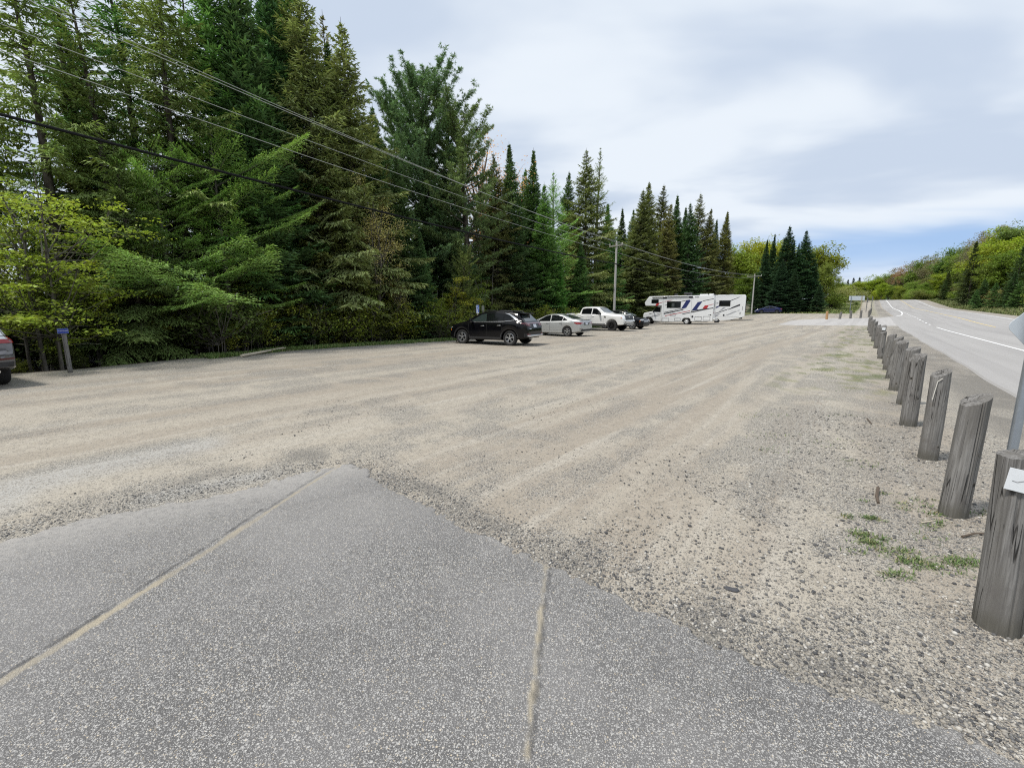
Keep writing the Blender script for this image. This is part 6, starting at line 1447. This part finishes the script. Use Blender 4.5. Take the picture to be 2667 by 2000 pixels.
for xd, yt, Y, key, col, w_, lab in [(1597,528,112,'far_leaf_a',(.214,.264,.049),.9,'yellow green tree between the forest end and the leaning pole'), (1622,520,128,'far_leaf_b',LM,1.0,'bright yellow green tree above the leaning pole'), (1648,516,135,'far_leaf_a',LM,1.0,'bright yellow green tree directly left of the dark spruce clump'), (1683,512,140,'far_leaf_b',LM,1.0,'bright yellow green tree peeping out behind the dark spruce clump'), (1772,524,120,'far_leaf_a',(.247,.289,.049),1.0,'rounded yellow green tree at the right of the dark spruce clump'), (1785,565,112,'far_leaf_b',(.181,.223,.049),.8,'smaller yellow green tree at the right foot of the dark clump'), (1612,590,106,'far_leaf_b',(.165,.214,.041),.9,'lower green tree beside the leaning pole')]:
    by_px(key, 'leafy_tree', xd, yt, col, lab, 'leafy tree', Y=Y, wide=w_)
for xd, yt, Y, col, lab in [(1797,630,118,(.165,.214,.049),'green bush at the right foot of the dark spruce clump'), (1815,622,150,(.198,.223,.083),'grey green bush left on the grassy bank'), (1838,618,170,(.214,.206,.099),'brownish bush in the middle above the grassy bank'), (1860,628,180,(.198,.214,.083),'brownish green bush right above the grassy bank'), (1805,650,125,(.231,.281,.066),'low bright bush on the grassy bank'), (1850,655,150,(.214,.264,.083),'low bright bush at the top of the grassy bank'), (1876,640,200,(.198,.247,.066),'bush behind the left end of the grey sign board')]:
    by_px('far_bush', 'bush', xd, yt, col, lab, 'bush', Y=Y, wide=1.2)
for i, (xd, yt, Y) in enumerate([(1800,606,240), (1812,600,260), (1832,604,270), (1846,600,280), (1858,599,260), (1868,612,265), (1822,608,250)]):
    by_px('far_spruce', 'conifer_tree', xd, yt, (.033,.058,.036), 'small far dark conifer on the skyline beyond the grassy bank', 'conifer tree', Y=Y, wide=1.1, group='far conifers beyond the grassy bank')
# trees right of the highway
ZK = lambda x, y: ((2200+x*.2111)/K, (540+y*.2111)/K)
for x, y, Y, key, col, w_, lab in [
 (640,905,285,'far_fir',DKG,1.4,'left one of two dark spruces just beyond the crest of the highway'), (735,890,280,'far_fir',DKG,1.5,'right one of two dark spruces just beyond the crest of the highway'),
 (1050,940,200,'far_fir',DKG,1.3,'small lone dark spruce on the bank right of the highway crest'), (1115,1010,190,'far_fir',DKG,1.1,'tiny dark spruce beside the lone one right of the highway crest'),
 (1300,790,160,'far_fir',(.058,.083,.033),1.0,'olive spruce left of the tall dark one on the right slope'), (1245,900,158,'far_fir',(.058,.091,.033),1.1,'lower olive spruce at the foot of the right slope'),
 (1640,420,122,'far_spruce',(.049,.069,.030),1.0,'tall dark spruce standing out on the right slope'), (1560,600,126,'far_spruce',(.053,.076,.030),1.0,'dark spruce just left of the tall one on the right slope'),
 (1730,885,104,'far_fir',DKG,1.2,'dark green young spruce at the roadside right of the tall one'), (1640,1010,101,'far_fir',MDG,1.1,'short young spruce at the edge of the roadside grass'),
 (1880,930,96,'far_fir',MDG,1.3,'wide young spruce in the roadside row at the right'), (2000,960,92,'far_fir',(.049,.086,.033),1.3,'short wide spruce in the roadside row at the right, mid'), (2105,800,89,'far_fir',(.046,.083,.033),1.1,'taller spruce in the roadside row near the right picture edge'),
 (2205,470,92,'far_spruce',(.053,.083,.033),1.0,'tall spruce cut by the right picture edge'), (2190,900,84,'far_fir',MDG,1.3,'short spruce at the right picture edge beside the diamond sign')]:
    xd, yt = ZK(x, y); by_px(key, 'spruce_tree', xd, yt, col, lab, 'spruce tree', Y=Y, wide=w_)
GR, LG, BR = (.19,.25,.05), (.29,.35,.042), (.22,.18,.115)
for x, y, Y, key, col, lab in [
 (-10,925,300,'far_leaf_b',GR,'low far leafy tree left of the highway crest'), (120,935,310,'far_leaf_c',BR,'far reddish tree left of the highway crest'), (230,910,320,'far_leaf_a',LG,'bright leafy tree above the grey sign board'), (330,880,318,'far_leaf_a',LG,'bright leafy tree right above the marker posts'), (420,828,316,'far_leaf_a',LG,'leafy tree at the left end of the wooded slope'), (560,800,312,'far_leaf_b',GR,'green leafy tree over the left lane of the crest'),
 (700,725,300,'far_leaf_c',BR,'bare brownish tree over the crest of the highway'), (790,688,290,'far_leaf_c',(.314,.165,.099),'reddish brown tree on the skyline of the slope'), (880,645,275,'far_leaf_c',BR,'brownish open tree right of the reddish one on the slope'), (980,630,262,'far_leaf_b',GR,'green tree midway on the skyline of the slope'), (1100,570,245,'far_leaf_c',BR,'tall bare purple brown tree midway on the slope skyline'), (1220,545,230,'far_leaf_c',(.198,.198,.083),'greyish tree right of the purple brown one'), (1380,470,210,'far_leaf_b',(.140,.214,.058),'dark green rounded tree standing up from the slope skyline'), (1500,505,196,'far_leaf_b',GR,'green tree in the notch left of the tall dark spruce'), (1590,420,180,'far_leaf_c',(.198,.214,.099),'grey green tree behind the tall dark spruce'),
 (1780,270,165,'far_leaf_c',(.247,.214,.165),'bare grey tree high on the slope skyline at right'), (1930,185,158,'far_leaf_c',(.247,.239,.148),'highest bare grey tree on the slope at right'), (2060,225,140,'far_leaf_a',LG,'bright lime tree near the right picture edge'), (2190,190,136,'far_leaf_b',(.181,.247,.083),'green tree cut by the right picture edge on the skyline'),
 (1900,420,122,'far_leaf_a',LG,'big lime green tree in the middle of the right slope'), (1760,560,128,'far_leaf_a',LG,'lime green tree right of the tall dark spruce'), (2060,500,110,'far_leaf_a',GR,'green leafy tree behind the roadside spruces at right'), (1850,700,112,'far_leaf_b',GR,'lower green leafy tree behind the roadside spruces'), (2160,330,118,'far_leaf_a',LG,'lime tree at right between skyline and roadside spruces')]:
    xd, yt = ZK(x, y); by_px(key, 'leafy_tree', xd, yt, col, lab, 'leafy tree', Y=Y)
rr = random.Random(5)
for i in range(46):
    s = rr.uniform(115, 300); u = 27+rr.random()*42 if s < 235 else rr.uniform(12, 70); x, y = su2xy(s, u); h = rr.uniform(7, 12)
    put_tree(rr.choice(['far_leaf_a', 'far_leaf_b', 'far_leaf_c']), 'leafy_tree', x, y, hxy(x, y)-.1, h, rr.choice([GR, LG, (.192,.232,.056), (.208,.192,.072)]), 'leafy tree filling the wooded slope right of the highway', 'leafy tree', 'leafy trees on the right slope')
for i in range(60):
    s = rr.uniform(105, 262); u = 22.5+rr.random()*5; x, y = su2xy(s, u); put_tree('far_bush', 'bush', x, y, hxy(x, y)-.1, rr.uniform(1.4, 3.6), rr.choice([GR, (.144,.176,.048), (.192,.160,.072), (.112,.160,.040)]), 'bush at the foot of the wooded slope right of the highway', 'bush', 'bushes at the foot of the right slope', 1.1)
for i in range(26):
    s = rr.uniform(255, 330); u = rr.uniform(-14, 24); x, y = su2xy(s, u); put_tree(rr.choice(['far_leaf_a', 'far_leaf_b']), 'leafy_tree', x, y, hxy(x, y)-.1, rr.uniform(7, 10), rr.choice([GR, LG]), 'leafy tree just beyond the crest of the highway', 'leafy tree', 'leafy trees beyond the crest')
for i in range(34):
    s = rr.uniform(236, 300); u = rr.uniform(13.5, 30); x, y = su2xy(s, u); put_tree('far_bush', 'bush', x, y, hxy(x, y)-.1, rr.uniform(3, 5.5), rr.choice([GR, (.15,.18,.05)]), 'bush closing the gap at the right end of the highway crest', 'bush', 'bushes at the right end of the crest', 1.2)
# more of the wood behind the dark clump and the grassy bank
for i in range(22):
    s = rr.uniform(100, 240); u = float(edge_u(s))-rr.uniform(16, 40); x, y = su2xy(s, u)
    put_tree(rr.choice(['far_leaf_a', 'far_leaf_b', 'far_spruce']), 'leafy_tree', x, y, hxy(x, y)-.1, rr.uniform(6, 9), rr.choice([GR, (.176,.208,.064)]), 'tree of the far wood behind the dark spruce clump', 'tree', 'trees of the far wood')
